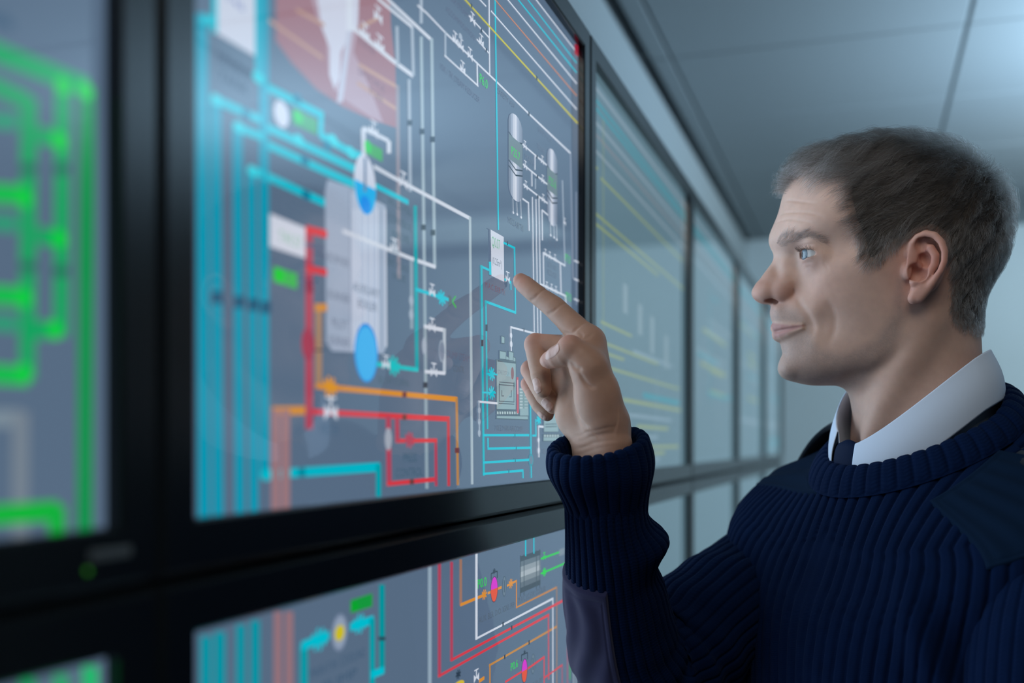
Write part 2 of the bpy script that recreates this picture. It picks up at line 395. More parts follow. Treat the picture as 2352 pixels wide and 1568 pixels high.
# fuel oil
s.seg(731, 700, 731, 892, 14, OD); s.seg(722, 706, 750, 706, 18, (222, 152, 70)); s.path([(724, 886), (1050, 917)], 12, O); s.seg(1048, 914, 1051, 1114, 5.5, (196, 142, 84))
s.star(757, 888, (236, 160, 40), 1.3); s.seg(731, 802, 731, 806, 20, K)
s.path([(624, 944), (700, 942)], 20, (224, 150, 54)); s.seg(632, 940, 632, 1168, 20, BR); s.seg(655, 940, 655, 1166, 20, BR)
s.seg(709, 520, 709, 985, 17, RD); s.path([(702, 526), (750, 538)], 18, R); s.path([(704, 616), (750, 626)], 16, R); s.ell(707, 790, 15, 38, (176, 60, 90)); s.seg(709, 640, 711, 672, 17, (160, 50, 80))
s.path([(716, 945), (1032, 962)], 12, R); s.seg(1029, 960, 1030, 1116, 6.5, (210, 70, 84)); s.seg(891, 955, 893, 1112, 11, RD); s.path([(888, 1111), (1002, 1100)], 10, R)
s.seg(1000, 1010, 1001, 1116, 6.5, RD); s.path([(908, 1012), (1003, 1011)], 9, R); s.seg(911, 960, 912, 1014, 10, RD); s.star(940, 1010, RD, 1.2); s.ell(891, 1008, 8, 26, (170, 180, 196)); s.valve(759, 947, W, 1.6)
for u, v in ((928, 906), (928, 958), (945, 1106), (1049, 1034)): s.seg(u - 5, v, u + 5, v, 12, (110, 60, 60))
s.text('PRESS.', 925, 1060, 958, 1060, 20, (60, 88, 108)); s.text('CONTROL', 908, 1096, 970, 1092, 20, (60, 88, 108)); s.text('FLOW', 672, 998, 692, 998, 24, (70, 96, 122)); s.text('METER', 736, 998, 778, 998, 24, (70, 96, 122))
s.path([(700, 560), (744, 572)], 10, (80, 96, 124)); s.path([(722, 580), (748, 590)], 8, (70, 88, 116))
# top right steam and air lines
s.path([(958, 12), (980, 31), (1023, 76), (1095, 145), (1139, 187), (1215, 262), (1310, 352)], 5, W); s.seg(1310, 352, 1316, 640, 2.5, (146, 160, 182))
s.seg(1022, 75, 1022, 128, 4, WD); s.path([(1020, 127), (1098, 198)], 4.5, W); s.seg(1095, 143, 1096, 198, 3, W)
for u, v in ((1045, 93), (1058, 107), (1079, 129), (1062, 160), (1085, 48), (1105, 98)): s.valve(u, v, W, 1.1)
s.ell(1057, 84, 4, 7, WD); s.path([(1076, 36), (1122, 86)], 4, W); s.path([(1094, 90), (1122, 122)], 4, W)
s.seg(1121, -1400, 1124, 172, 2.6, W); s.seg(1134, -1400, 1144, 528, 3, C); s.path([(1102, 0), (1116, 15)], 4, W); s.path([(1060, -45), (1102, 0)], 4, W)
s.path([(1010, -62), (1068, 0), (1326, 283)], 5, Y); s.path([(1127, 25), (1324, 251)], 4, W); s.path([(1090, -56), (1137, 0), (1324, 220)], 3, (214, 138, 92)); s.path([(1115, -60), (1166, 0), (1324, 192)], 4, W)
s.path([(1142, -60), (1190, 0), (1324, 167)], 4, C); s.path([(1166, -60), (1212, 0), (1324, 145)], 3.5, C); s.path([(1187, -60), (1231, 0), (1324, 120)], 3.5, W)
s.poly([(1319, 100), (1329, 106), (1329, 132), (1319, 124)], (170, 40, 66))
for u, v in ((1082, 13), (1232, 179), (1214, 261), (1105, 70), (1116, 115)): s.seg(u - 1.5, v - 2, u + 1.5, v + 2, 9, K)
s.text('AUX STEAM', 1030, 0, 1074, 38, 13, (84, 94, 118)); s.text('ACCOMMODATION', 1024, 24, 1090, 94, 13, (84, 94, 118)); s.text('10K / 7K STEAM REDUCER', 1012, 158, 1102, 238, 14, (84, 94, 118))
s.text('P6.0', 1101, 190, 1119, 204, 21, G); s.text('SAFETY VLV', 1143, 214, 1182, 250, 12, (84, 94, 112))
# air receivers
s.capsule(1167.5, 1199, 1178, 259, 1189, 465); s.capsule(1256, 1279, 1264, 340, 1273, 522)
s.text('P25.7', 1174, 356, 1193, 368, 19, G); s.text('P25.6', 1260, 424, 1276, 432, 18, (40, 196, 80))
for a, b in (((1199, 331), (1255, 379)), ((1200, 377), (1256, 423)), ((1201, 423), (1257, 467))):
    s.path([a, b], 4, W); s.valve(a[0] + 6, a[1] + 6, W, .95); s.valve(b[0] - 10, b[1] - 8, W, .95); s.seg(a[0] + 32, a[1] + 28, a[0] + 35, a[1] + 30, 8, K)
s.seg(1228, 358, 1228, 390, 2, W); s.seg(1220.5, 394, 1221, 428, 2, W); s.seg(1229, 410, 1229, 434, 2, WD)
for u, va in ((1222, 452), (1230, 457), (1237, 453)): s.seg(u, va, u + 4.5, 775, 2, W)
s.seg(1291, 414, 1297, 612, 2, WD); s.seg(1323, 440, 1324, 700, 1.6, (150, 164, 186)); s.path([(1199, 456), (1213, 466)], 4, W); s.seg(1213, 464, 1214.5, 530, 2.2, W); s.path([(1244, 482), (1258, 494)], 4, W); s.seg(1244, 482, 1245, 552, 2.2, W); s.valve(1296, 512, W, .9)
for u, va, vb in ((1177, 450, 488), (1186, 464, 492), (1195, 458, 499), (1263, 505, 540), (1271, 520, 545), (1277, 515, 550)): s.seg(u, va, u + 1, vb, 1.6, (180, 192, 208)); s.ell(u + 1, vb, 1.8, 3, W)
s.text('NO.2 AIR TK', 1167, 512, 1202, 532, 15, (76, 88, 104)); s.text('NO.1 AIR TK', 1260, 562, 1284, 574, 14, (90, 104, 124)); s.text('SAFETY VLV', 1236, 300, 1266, 330, 10, (90, 104, 124)); s.text('MAIN', 1206, 366, 1226, 382, 14, (96, 110, 130)); s.text('TO N/E', 1234, 340, 1250, 354, 12, (96, 110, 130))
s.path([(1246, 580), (1297, 610)], 4, W); s.path([(1240, 652), (1299, 680)], 4, W); s.seg(1247, 580, 1248, 654, 2.2, W); s.seg(1286, 604, 1288, 676, 2, W); s.seg(1298, 678, 1300, 740, 2, W)
for u, v in ((1252, 584), (1262, 590), (1274, 596), (1255, 659), (1266, 664), (1276, 669)): s.valve(u, v, W, .9)
s.text('SERV. AIR', 1258, 612, 1278, 622, 12, (88, 102, 120)); s.text('REDUCER', 1258, 630, 1279, 640, 12, (88, 102, 120)); s.text('P7.0', 1297, 600, 1309, 606, 18, (40, 200, 70)); s.text('P7.0', 1299, 688, 1311, 693, 18, (40, 200, 70))
for v in (598, 640, 686): s.path([(1318, v), (1330, v + 6)], 4, W)
# expansion tank
s.poly([(1122.5, 525), (1126, 527), (1128, 634), (1124, 632)], (86, 98, 122)); s.poly([(1119, 523), (1156, 543), (1156, 545), (1119, 525)], (86, 98, 122))
s.poly([(1125.5, 527), (1155.5, 544), (1156.5, 647), (1127.5, 633)], (214, 220, 236)); s.text('Q0.07', 1128, 566, 1147, 572, 23, (110, 190, 146)); s.text('(0.25m\u00b3)', 1129.5, 606, 1151, 614, 16, (92, 104, 122))
s.seg(1124, 601, 1125, 631, 5, C); s.path([(1102, 611), (1122, 620)], 5.5, C); s.seg(1104.5, 609, 1110, 1092, 4.5, (10, 190, 205)); s.path([(1155, 557), (1182, 570)], 5, C); s.seg(1180.5, 568, 1183, 719, 2.6, C)
s.path([(1113, 692), (1184, 718)], 6, C); s.seg(1114.5, 690, 1118.5, 985, 3.5, (10, 190, 205)); s.seg(1163, 558, 1165, 559, 9, K); s.valve(1165, 642, W, 1.2); s.path([(1157, 641), (1161, 643)], 5, C); s.path([(1169, 647), (1173, 649)], 6, C); s.seg(1172, 648, 1172.5, 666, 2, C)
s.text('M.A.C. EXP. TK', 1113, 660, 1160, 678, 13, TR); s.seg(1116, 745, 1116, 760, 5, K); s.seg(1106, 780, 1106, 795, 5, K)
# compressor
s.path([(1172, 751), (1232, 767)], 4.5, W); s.seg(1172, 749, 1173, 806, 2.4, W); s.seg(1201, 757, 1203, 758, 8, K); s.ell(1172.5, 770, 2.6, 7, W); s.ell(1172.8, 790, 2.8, 8, W)
DK = (72, 92, 104); LM = (148, 178, 186)
for q in ((1149.5, 770, 1158, 790), (1145.5, 804, 1161.5, 826), (1166.5, 805, 1178.5, 830), (1138.5, 825, 1184, 942), (1177, 818, 1183, 832), (1160, 816, 1168, 828)):
    a, b, c, d = q; s.poly([(a, b), (c, b + 3), (c, d), (a, d - 1)], DK); s.poly([(a + 1, b + 2), (c - 1, b + 5), (c - 1, d - 2), (a + 1, d - 3)], LM)
s.poly([(1141, 826), (1183, 831), (1183, 835), (1141, 830)], DK); s.text('START/STOP', 1142, 862, 1168, 860, 10, (110, 134, 146)); s.ell(1175.5, 857, 3.5, 14, (128, 88, 94))
for d in (0, 6): s.path([(1145, 877 + d), (1180, 880 + d)], 2, DK)
s.seg(1145, 880, 1145, 922, 1.5, DK); s.seg(1179, 882, 1179, 924, 1.5, DK); s.path([(1144, 921), (1180, 923)], 2, DK); s.path([(1144, 926), (1180, 928)], 2, DK); s.seg(1151, 896, 1151, 910, 1.5, DK); s.seg(1173, 896, 1173, 912, 1.5, DK); s.path([(1151, 909), (1156, 909)], 2, DK); s.path([(1168, 911), (1173, 911)], 2, DK)
s.poly([(1139, 940), (1192, 944), (1192, 954), (1139, 952)], DK)
for k in range(9): s.poly([(1140 + k * 5.6, 944.5), (1143.5 + k * 5.6, 945), (1143.5 + k * 5.6, 951), (1140 + k * 5.6, 950.5)], (186, 206, 210))
s.poly([(1138.5, 953), (1212, 954), (1212, 965), (1138.5, 962)], DK); s.poly([(1139.5, 955), (1211, 956), (1211, 962.5), (1139.5, 960)], LM)
s.poly([(1191, 890), (1212, 890), (1212, 940), (1191, 940)], (112, 140, 146))
for k in range(7): s.poly([(1192, 892 + k * 7), (1199, 892 + k * 7), (1199, 896 + k * 7), (1192, 896 + k * 7)], (180, 200, 206)); s.poly([(1203, 892 + k * 7), (1211, 892 + k * 7), (1211, 896 + k * 7), (1203, 896 + k * 7)], (160, 184, 190))
s.poly([(1193, 938), (1212, 938), (1212, 954), (1193, 954)], LM); s.seg(1187, 866, 1188, 949, 4, (200, 88, 104)); s.seg(1187.5, 872, 1188, 905, 1.8, (240, 190, 200))
s.text('NO.2 MAIN AIR COMP.', 1138, 989, 1201, 991, 13, (82, 92, 108))
s.path([(1115, 858), (1141, 860)], 4, C); s.star(1128, 859, C, 1.2); s.path([(1106, 901), (1137, 902)], 4, C); s.star(1128, 902, C, 1.2)
s.path([(1097, 922), (1141, 926)], 5, W); s.seg(1098.5, 921, 1099.5, 1003, 2.8, WD)
for v in (942, 968, 994): s.ell(1099, v, 3, 8, WD)
for p in (((1108, 999), (1214, 999)), ((1119, 1030), (1217, 1028)), ((1108, 1062), (1215, 1055.5)), ((1108, 1088), (1200, 1080))): s.path(p, 5.5, C); s.seg(p[1][0] - 34, p[1][1] + 1, p[1][0] - 32, p[1][1] + 1, 9, (20, 110, 130))
s.seg(1199.5, 1078, 1200, 1098, 2.6, C); s.seg(1217, 928, 1219, 1097, 2.4, C); s.seg(1229, 962, 1229.5, 1002, 2.2, C); s.path([(1221, 1000), (1230, 1000)], 5, C); s.star(1236, 964, C, 1.1); s.path([(1217, 930), (1232, 932)], 4, C); s.ell(1218.5, 1056, 5, 14, (30, 160, 178)); s.ell(1218.5, 1056, 3.6, 10, (100, 124, 146)); s.seg(1119, 1005, 1119.5, 1032, 3, C)
s.path([(1235, 979), (1248, 980)], 5, W); s.seg(1235.5, 979, 1236.5, 1050, 2.2, W); s.ell(1235.7, 1010, 2.4, 6, W); s.ell(1236, 1034, 2.4, 8, W)
s.poly([(1247, 952), (1282, 950), (1282, 993), (1247, 993)], DK); s.poly([(1248, 954), (1281, 952), (1281, 991), (1248, 991)], LM); s.poly([(1246, 996), (1290, 996), (1290, 1014), (1246, 1014)], DK); s.poly([(1247, 1004), (1289, 1004), (1289, 1012), (1247, 1012)], LM)
for k in range(6): s.poly([(1248 + k * 6, 998), (1252 + k * 6, 998), (1252 + k * 6, 1003), (1248 + k * 6, 1003)], (186, 206, 210))
s.path([(1251, 974), (1278, 973)], 2, DK); s.path([(1251, 980), (1278, 979)], 2, DK); s.text('NO.1 MAIN AIR COMP.', 1245, 1044, 1290, 1040, 12, (92, 102, 118))
finish(e, s)

# ---- lower, main
e, fr, s = make_monitor(1, 1, 'lower wall monitor left of the sleeve, with red and orange fuel lines')
for u, va in ((473, 1460), (505, 1450), (553, 1434), (586, 1424)): s.seg(u, va, u - 2, 2300, 26 if u < 520 else 22, (0, 160, 178))
for u in (638, 664): s.seg(u, 1404, u, 2300, 19, (146, 112, 120))
s.seg(698, 1480, 698, 2300, 18, (0, 166, 180)); s.path([(692, 1484), (756, 1458)], 22, C); s.star(733, 1468, C, 1.4); s.ell(780, 1452, 18, 43, (130, 148, 176)); s.ell(780, 1452, 15, 36, (156, 172, 196)); s.ell(780, 1453, 11, 18, (222, 206, 40)); s.path([(804, 1440), (858, 1422)], 20, C); s.star(826, 1432, C, 1.3)
s.seg(855, 1420, 855, 2300, 12, (0, 170, 182)); s.seg(877, 1342, 877, 1545, 13, (0, 160, 170)); s.path([(852, 1550), (882, 1538)], 18, C); s.seg(877, 1462, 877, 1470, 15, K)
s.poly([(805, 1378), (855, 1362), (855, 1392), (805, 1408)], (20, 150, 60)); s.ell(815, 1392, 9, 11, (10, 180, 50)); s.text('MAIN F.W. COOLING', 712, 1560, 838, 1506, 22, (60, 86, 112)); s.text('PUMP', 740, 1590, 820, 1552, 22, (60, 86, 112))
s.seg(987, 1300, 987, 2300, 8, (160, 182, 200)); s.seg(1009, 1290, 1009, 1554, 7, RD); s.seg(1037, 1290, 1037, 1518, 6.5, RD); s.seg(1058, 1284, 1058, 1390, 6, (170, 126, 106))
s.path([(1057, 1389), (1112, 1366)], 7, O); s.star(1112, 1365, O, .9); s.path([(1120, 1362), (1130, 1358)], 6, O); s.path([(1142, 1352), (1152, 1348)], 6, O)
for u, v, ru, rv in ((1135, 1353, 7.5, 28), (1204.5, 1540, 6, 26)):
    s.ell(u, v, ru + 1, rv + 2, (70, 50, 80)); s.ell(u, v, ru, rv, (240, 84, 44)); s.ell(u, v - rv * .04, ru, rv * .96, (226, 44, 216), 0, 180); s.path([(u - 7, v - 36), (u + 7, v - 42)], 3, K); s.seg(u - 7, v - 36, u - 7, v - 22, 1.6, K); s.seg(u + 7, v - 42, u + 7, v - 26, 1.6, K); s.star(u, v - 42, K, .5)
for u, v in ((1158, 1346), (1224, 1524)): s.ell(u, v, 5, 24, (70, 90, 108)); s.ell(u, v, 3.6, 21, (104, 122, 140)); s.seg(u, v - 14, u, v + 14, 3, (70, 90, 108))
s.path([(1164, 1345), (1187, 1333)], 5, O); s.star(1173, 1340, O, .9); s.seg(1186, 1332, 1186, 1396, 2.4, (214, 140, 60)); s.path([(1185, 1395), (1279, 1348)], 4, (206, 138, 62)); s.seg(1278.5, 1346, 1279, 2300, 1.8, (170, 130, 96)); s.path([(1123, 1528), (1279, 1438)], 5, (206, 144, 66)); s.seg(1125, 1524, 1125, 2300, 3, (206, 140, 60))
s.seg(1094, 1270, 1094, 1468, 5, W); s.path([(1092, 1467), (1270, 1374)], 5, W); s.seg(1269.5, 1372, 1270, 2300, 2.2, W)
s.path([(1006, 1553), (1261, 1411)], 6, R); s.path([(1035, 1516), (1304, 1373)], 6, R); s.seg(1259.5, 1410, 1260, 1560, 2, R); s.path([(1160, 1566), (1198, 1542)], 5, R); s.path([(1212, 1535), (1250, 1508)], 5, R); s.seg(1249.5, 1506, 1250, 2300, 2, R); s.path([(1250, 1556), (1292, 1526)], 4, R); s.seg(1291, 1526, 1291, 2300, 1.6, RD); s.seg(1303, 1373, 1304, 2300, 1.4, RD)
for u, v in ((1155, 1433), (1175, 1441), (1215, 1475), (1159, 1508)): s.seg(u - 1.5, v + 1, u + 1.5, v - 1, 10, K)
# cooler
gr = [(60, 76, 88), (96, 112, 124), (150, 164, 174), (176, 188, 196), (132, 146, 156), (90, 104, 116), (60, 74, 86)]
ya, yb = on_wall(1194, 1300)[0], on_wall(1241, 1300)[0]; zt, zb2 = on_wall(1218, 1270)[1], on_wall(1218, 1352)[1]
for k, c in enumerate(gr): s.raw([(ya, zt + (zb2 - zt) * k / 7), (yb, zt + (zb2 - zt) * k / 7), (yb, zt + (zb2 - zt) * (k + 1) / 7), (ya, zt + (zb2 - zt) * (k + 1) / 7)], c)
for f in (.0, .17, .78, .95): yy = ya + (yb - ya) * f; s.raw([(yy, zt + .001), (yy + .002, zt + .001), (yy + .002, zb2 - .003), (yy, zb2 - .003)], (62, 78, 90))
s.seg(1207, 1236, 1207, 1277, 2.8, C); s.seg(1226, 1230, 1226, 1271, 2.4, C); s.path([(1242, 1283), (1286, 1267)], 4, G); s.valve(1250, 1280, G, .9); s.path([(1242, 1317), (1300, 1292)], 4, G); s.star(1250, 1313, G, .9)
s.text('M.A.C. J.C.F.W. COOLER', 1190, 1384, 1253, 1358, 13, (80, 92, 106)); s.text('AUX. BLR. D.O. IGNI. P/P', 1099, 1432, 1181, 1394, 14, (76, 90, 104)); s.text('P0.0', 1097, 1352, 1117, 1344, 21, G); s.text('P0.6', 1173, 1540, 1189, 1532, 18, G); s.text('M/E D.O. SUP. P/P', 1194, 1600, 1246, 1566, 13, (80, 92, 106))
s.seg(1308, 1384, 1309, 1560, 2, (60, 180, 80)); s.seg(1317, 1380, 1318, 2300, 2, (176, 192, 206)); s.seg(1323, 1380, 1324, 2300, 1.6, (176, 192, 206)); s.poly([(1284, 1262), (1296, 1257), (1296, 1272), (1284, 1277)], (118, 134, 148))
s.ell(1052, 1574, 14, 10, (226, 200, 60)); s.star(1052, 1548, K, .8); s.valve(1094, 1556, W, 1.2); s.path([(1100, 1564), (1112, 1556)], 8, O)
finish(e, s)

# ---- lower, near end
e, fr, s = make_monitor(0, 1, 'nearest lower wall monitor, only its top edge above the picture bottom')
s.seg(207, 1530, 205, 2300, 36, (40, 200, 120)); s.seg(140, 1550, 140, 2300, 34, (40, 180, 110)); s.seg(64, 1560, 64, 2300, 36, GD)
finish(e, s)

# ---- the monitors beyond the hand
rs = random.Random(5)
def far_screen(i, row, label, seed):
    e, fr, s = make_monitor(i, row, label)
    rs.seed(seed)
    y0, y1, z0, z1 = s.b; w, h = y1 - y0, z1 - z0
    def hl(z, a, b, t, c): s.raw([(y0 + w * a, z0 + h * z - t / 2), (y0 + w * b, z0 + h * z - t / 2), (y0 + w * b, z0 + h * z + t / 2), (y0 + w * a, z0 + h * z + t / 2)], c)
    def vl(a, za, zb, t, c): s.raw([(y0 + w * a - t / 2, z0 + h * za), (y0 + w * a + t / 2, z0 + h * za), (y0 + w * a + t / 2, z0 + h * zb), (y0 + w * a - t / 2, z0 + h * zb)], c)
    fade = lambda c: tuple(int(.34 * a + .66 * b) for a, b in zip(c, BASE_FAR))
    if row == 0:
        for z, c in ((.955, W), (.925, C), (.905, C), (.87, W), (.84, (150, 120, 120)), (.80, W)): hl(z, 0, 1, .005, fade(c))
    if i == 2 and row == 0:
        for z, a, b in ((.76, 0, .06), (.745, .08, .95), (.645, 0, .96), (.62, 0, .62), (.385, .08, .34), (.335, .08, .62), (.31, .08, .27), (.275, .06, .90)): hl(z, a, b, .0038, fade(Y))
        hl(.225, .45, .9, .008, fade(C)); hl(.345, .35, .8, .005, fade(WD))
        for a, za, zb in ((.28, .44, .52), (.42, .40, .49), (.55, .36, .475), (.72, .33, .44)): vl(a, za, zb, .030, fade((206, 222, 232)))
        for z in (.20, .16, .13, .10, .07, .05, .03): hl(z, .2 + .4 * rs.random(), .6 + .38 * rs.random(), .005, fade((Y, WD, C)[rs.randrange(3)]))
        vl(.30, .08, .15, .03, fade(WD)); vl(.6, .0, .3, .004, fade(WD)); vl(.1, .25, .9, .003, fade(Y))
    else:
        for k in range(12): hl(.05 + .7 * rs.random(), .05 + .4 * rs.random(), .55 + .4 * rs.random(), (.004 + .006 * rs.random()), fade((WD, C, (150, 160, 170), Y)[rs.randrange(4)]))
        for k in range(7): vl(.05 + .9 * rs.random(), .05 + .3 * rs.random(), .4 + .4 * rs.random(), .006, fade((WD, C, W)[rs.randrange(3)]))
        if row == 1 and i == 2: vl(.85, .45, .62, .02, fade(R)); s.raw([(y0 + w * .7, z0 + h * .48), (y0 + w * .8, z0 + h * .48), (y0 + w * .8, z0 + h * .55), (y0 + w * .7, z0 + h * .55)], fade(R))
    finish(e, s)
far_screen(2, 0, 'upper wall monitor just beyond the pointing hand, with yellow lines', 1)
far_screen(3, 0, 'upper wall monitor second beyond the pointing hand, pale blue', 2)
far_screen(4, 0, 'narrow-looking upper wall monitor level with the man\'s nose', 3)
far_screen(5, 0, 'last upper wall monitor, against the far wall in front of the mouth', 4)
far_screen(2, 1, 'lower wall monitor seen between the cuff and the bent elbow', 6)
far_screen(3, 1, 'lower wall monitor just left of the man\'s shoulder, above his upper arm', 7)
far_screen(4, 1, 'lower wall monitor showing as a sliver beside the shoulder', 8)
far_screen(5, 1, 'last lower wall monitor, hidden mostly by the shoulder', 9)

# the rack the monitors are bolted to
rack = empty('monitor_rack', (-0.1, 1.9, 0), label='dark steel rack carrying the wall of monitors', category='rack')
for k, yb_ in enumerate([YB[0] + 0.05] + YB[1:-1] + [YB[-1] - 0.05]):
    o = box_obj('upright', (-0.13, yb_ - 0.02, 0.0), (-0.072, yb_ + 0.02, ZB[0][1] - 0.03), m_rack, 0.002, rack); o.matrix_parent_inverse = Matrix.Translation(-rack.location)
for zz in (0.25, ZB[1][0] + 0.02, ZB[1][1] - 0.05, ZB[0][1] - 0.08):
    o = box_obj('crossbar', (-0.125, YB[0], zz), (-0.0715, YB[-1], zz + 0.04), m_rack, 0.002, rack); o.matrix_parent_inverse = Matrix.Translation(-rack.location)
o = box_obj('lower_panel', (-0.07, YB[0], 0.0), (0.0, YB[-1], ZB[1][0] - 0.002), m_frame, 0.003, rack); o.matrix_parent_inverse = Matrix.Translation(-rack.location)
def catmull(P, n):
    """n samples along a Catmull-Rom spline through the rows of P."""
    P = np.asarray(P, float); m = len(P); Q = np.concatenate([[2 * P[0] - P[1]], P, [2 * P[-1] - P[-2]]])
    t = np.linspace(0, m - 1, n); i = np.clip(np.floor(t).astype(int), 0, m - 2); f = (t - i)
    f = f.reshape([-1] + [1] * (P.ndim - 1))
    p0, p1, p2, p3 = Q[i], Q[i + 1], Q[i + 2], Q[i + 3]
    return 0.5 * (2 * p1 + (p2 - p0) * f + (2 * p0 - 5 * p1 + 4 * p2 - p3) * f ** 2 + (3 * p1 - p0 - 3 * p2 + p3) * f ** 3)

# ------------------------------------------------------------------ signed-distance sculpting (numpy) and surface extraction
class Grid:
    def __init__(self, lo, hi, h):
        self.lo = np.array(lo, float); self.h = float(h)
        self.n = np.ceil((np.array(hi, float) - self.lo) / h).astype(int) + 1
        self.ax = [self.lo[i] + h * np.arange(self.n[i]) for i in range(3)]
        self.d = np.full(self.n, 50.0, np.float32)
    def win(self, lo, hi):
        s = []
        for i in range(3):
            a = int(max(0, math.floor((lo[i] - self.lo[i]) / self.h))); b = int(min(self.n[i], math.ceil((hi[i] - self.lo[i]) / self.h) + 1))
            if b <= a: return None
            s.append(slice(a, b))
        return tuple(s)
    def xyz(self, s):
        return (self.ax[0][s[0]].astype(np.float32)[:, None, None], self.ax[1][s[1]].astype(np.float32)[None, :, None], self.ax[2][s[2]].astype(np.float32)[None, None, :])
    @staticmethod
    def smin(a, b, k):
        if k <= 0: return np.minimum(a, b)
        h = np.maximum(k - np.abs(a - b), 0) / k
        return np.minimum(a, b) - h * h * k * 0.25
    def _apply(self, fn, lo, hi, k, op):
        s = self.win(lo, hi)
        if s is None: return
        p = fn(*self.xyz(s)); d = self.d[s]
        if op == 'add': self.d[s] = self.smin(d, p, k)
        else: self.d[s] = -self.smin(-d, p, k)
    def cap(self, a, b, ra, rb, k=2.0, op='add'):
        a = np.array(a, float); b = np.array(b, float); m = max(ra, rb) + k + 3
        lo = np.minimum(a, b) - m; hi = np.maximum(a, b) + m; ba = b - a; L2 = max(float(ba @ ba), 1e-9)
        def fn(X, Y, Z):
            x, y, z = X - a[0], Y - a[1], Z - a[2]
            t = np.clip((x * ba[0] + y * ba[1] + z * ba[2]) / L2, 0, 1)
            return np.sqrt((x - t * ba[0]) ** 2 + (y - t * ba[1]) ** 2 + (z - t * ba[2]) ** 2) - (ra + (rb - ra) * t)
        self._apply(fn, lo, hi, k, op)
    def chain(self, pts, k=2.0, op='add'):           # pts: (x,y,z,r)
        lo = np.min([np.array(p[:3]) - p[3] for p in pts], 0) - k - 3; hi = np.max([np.array(p[:3]) + p[3] for p in pts], 0) + k + 3
        def fn(X, Y, Z):
            out = None
            for p, q in zip(pts[:-1], pts[1:]):
                ba = np.array(q[:3], float) - np.array(p[:3], float); L2 = max(float(ba @ ba), 1e-9)
                x, y, z = X - p[0], Y - p[1], Z - p[2]
                t = np.clip((x * ba[0] + y * ba[1] + z * ba[2]) / L2, 0, 1)
                d = np.sqrt((x - t * ba[0]) ** 2 + (y - t * ba[1]) ** 2 + (z - t * ba[2]) ** 2) - (p[3] + (q[3] - p[3]) * t)
                out = d if out is None else np.minimum(out, d)
            return out
        self._apply(fn, lo, hi, k, op)
    def ell(self, c, r, k=2.0, op='add', R=None):
        c = np.array(c, float); m = max(r) + k + 3
        def fn(X, Y, Z):
            x, y, z = X - c[0], Y - c[1], Z - c[2]
            if R is not None:
                x, y, z = (R[0][0] * x + R[0][1] * y + R[0][2] * z, R[1][0] * x + R[1][1] * y + R[1][2] * z, R[2][0] * x + R[2][1] * y + R[2][2] * z)
            k0 = np.sqrt((x / r[0]) ** 2 + (y / r[1]) ** 2 + (z / r[2]) ** 2); k1 = np.sqrt((x / r[0] ** 2) ** 2 + (y / r[1] ** 2) ** 2 + (z / r[2] ** 2) ** 2)
            return k0 * (k0 - 1) / np.maximum(k1, 1e-6)
        self._apply(fn, c - m, c + m, k, op)
    def bump(self, c, r, amt):                        # gaussian push of the surface: amt > 0 swells it
        c = np.array(c, float); r = np.array(r if hasattr(r, '__len__') else (r, r, r), float)
        s = self.win(c - 2.6 * r, c + 2.6 * r)
        if s is None: return
        X, Y, Z = self.xyz(s)
        self.d[s] -= amt * np.exp(-(((X - c[0]) / r[0]) ** 2 + ((Y - c[1]) / r[1]) ** 2 + ((Z - c[2]) / r[2]) ** 2))
    def crease(self, pts, r, amt):                    # groove (amt > 0 cuts) along a polyline, gaussian profile of width r
        P = np.array([np.array(p, float) for p in pts])
        if len(P) < 9: P = catmull(P, 3 * len(P))
        for _ in range(8):                                # lay the line on the skin
            gr = self.grad(P, self.h); P = P - np.clip(self.sample(P), -2, 2)[:, None] * gr / np.maximum((gr ** 2).sum(1), .2)[:, None]
        P = list(P)
        lo = np.min(P, 0) - 3 * r; hi = np.max(P, 0) + 3 * r
        s = self.win(lo, hi)
        if s is None: return
        X, Y, Z = self.xyz(s); best = None
        n = len(P) - 1
        for i, (a, b) in enumerate(zip(P[:-1], P[1:])):
            ba = b - a; L2 = max(float(ba @ ba), 1e-9); x, y, z = X - a[0], Y - a[1], Z - a[2]
            t = np.clip((x * ba[0] + y * ba[1] + z * ba[2]) / L2, 0, 1)
            d2 = (x - t * ba[0]) ** 2 + (y - t * ba[1]) ** 2 + (z - t * ba[2]) ** 2
            g = np.exp(-d2 / r ** 2) * np.minimum(1, 4 * np.minimum((i + t) / n, 1 - (i + t) / n) + 0.15)
            best = g if best is None else np.maximum(best, g)
        self.d[s] += amt * best
    def mesh(self, relax=1):
        d = self.d; ins = d < 0
        n = np.array(d.shape) - 1
        c = None
        cnt = np.zeros(n, np.int8)
        for i in (0, 1):
            for j in (0, 1):
                for k in (0, 1): cnt += ins[i:n[0] + i, j:n[1] + j, k:n[2] + k]
        act = (cnt > 0) & (cnt < 8)
        ci = np.argwhere(act); N = len(ci)
        idm = np.full(n, -1, np.int32); idm[act] = np.arange(N)
        acc = np.zeros((N, 3)); w = np.zeros(N)
        cor = [(i, j, k) for i in (0, 1) for j in (0, 1) for k in (0, 1)]
        val = {q: d[ci[:, 0] + q[0], ci[:, 1] + q[1], ci[:, 2] + q[2]].astype(float) for q in cor}
        for q in cor:
            for a in range(3):
                if q[a]: continue
                p = list(q); p[a] = 1; p = tuple(p)
                va, vb = val[q], val[p]; m = (va < 0) != (vb < 0)
                t = np.where(m, va / np.where(m, va - vb, 1), 0)
                pos = np.array(q, float)[None, :] * np.ones((N, 1)); pos[:, a] += t
                acc += np.where(m[:, None], pos, 0); w += m
        V = self.lo + self.h * (ci + acc / w[:, None])
        F = []
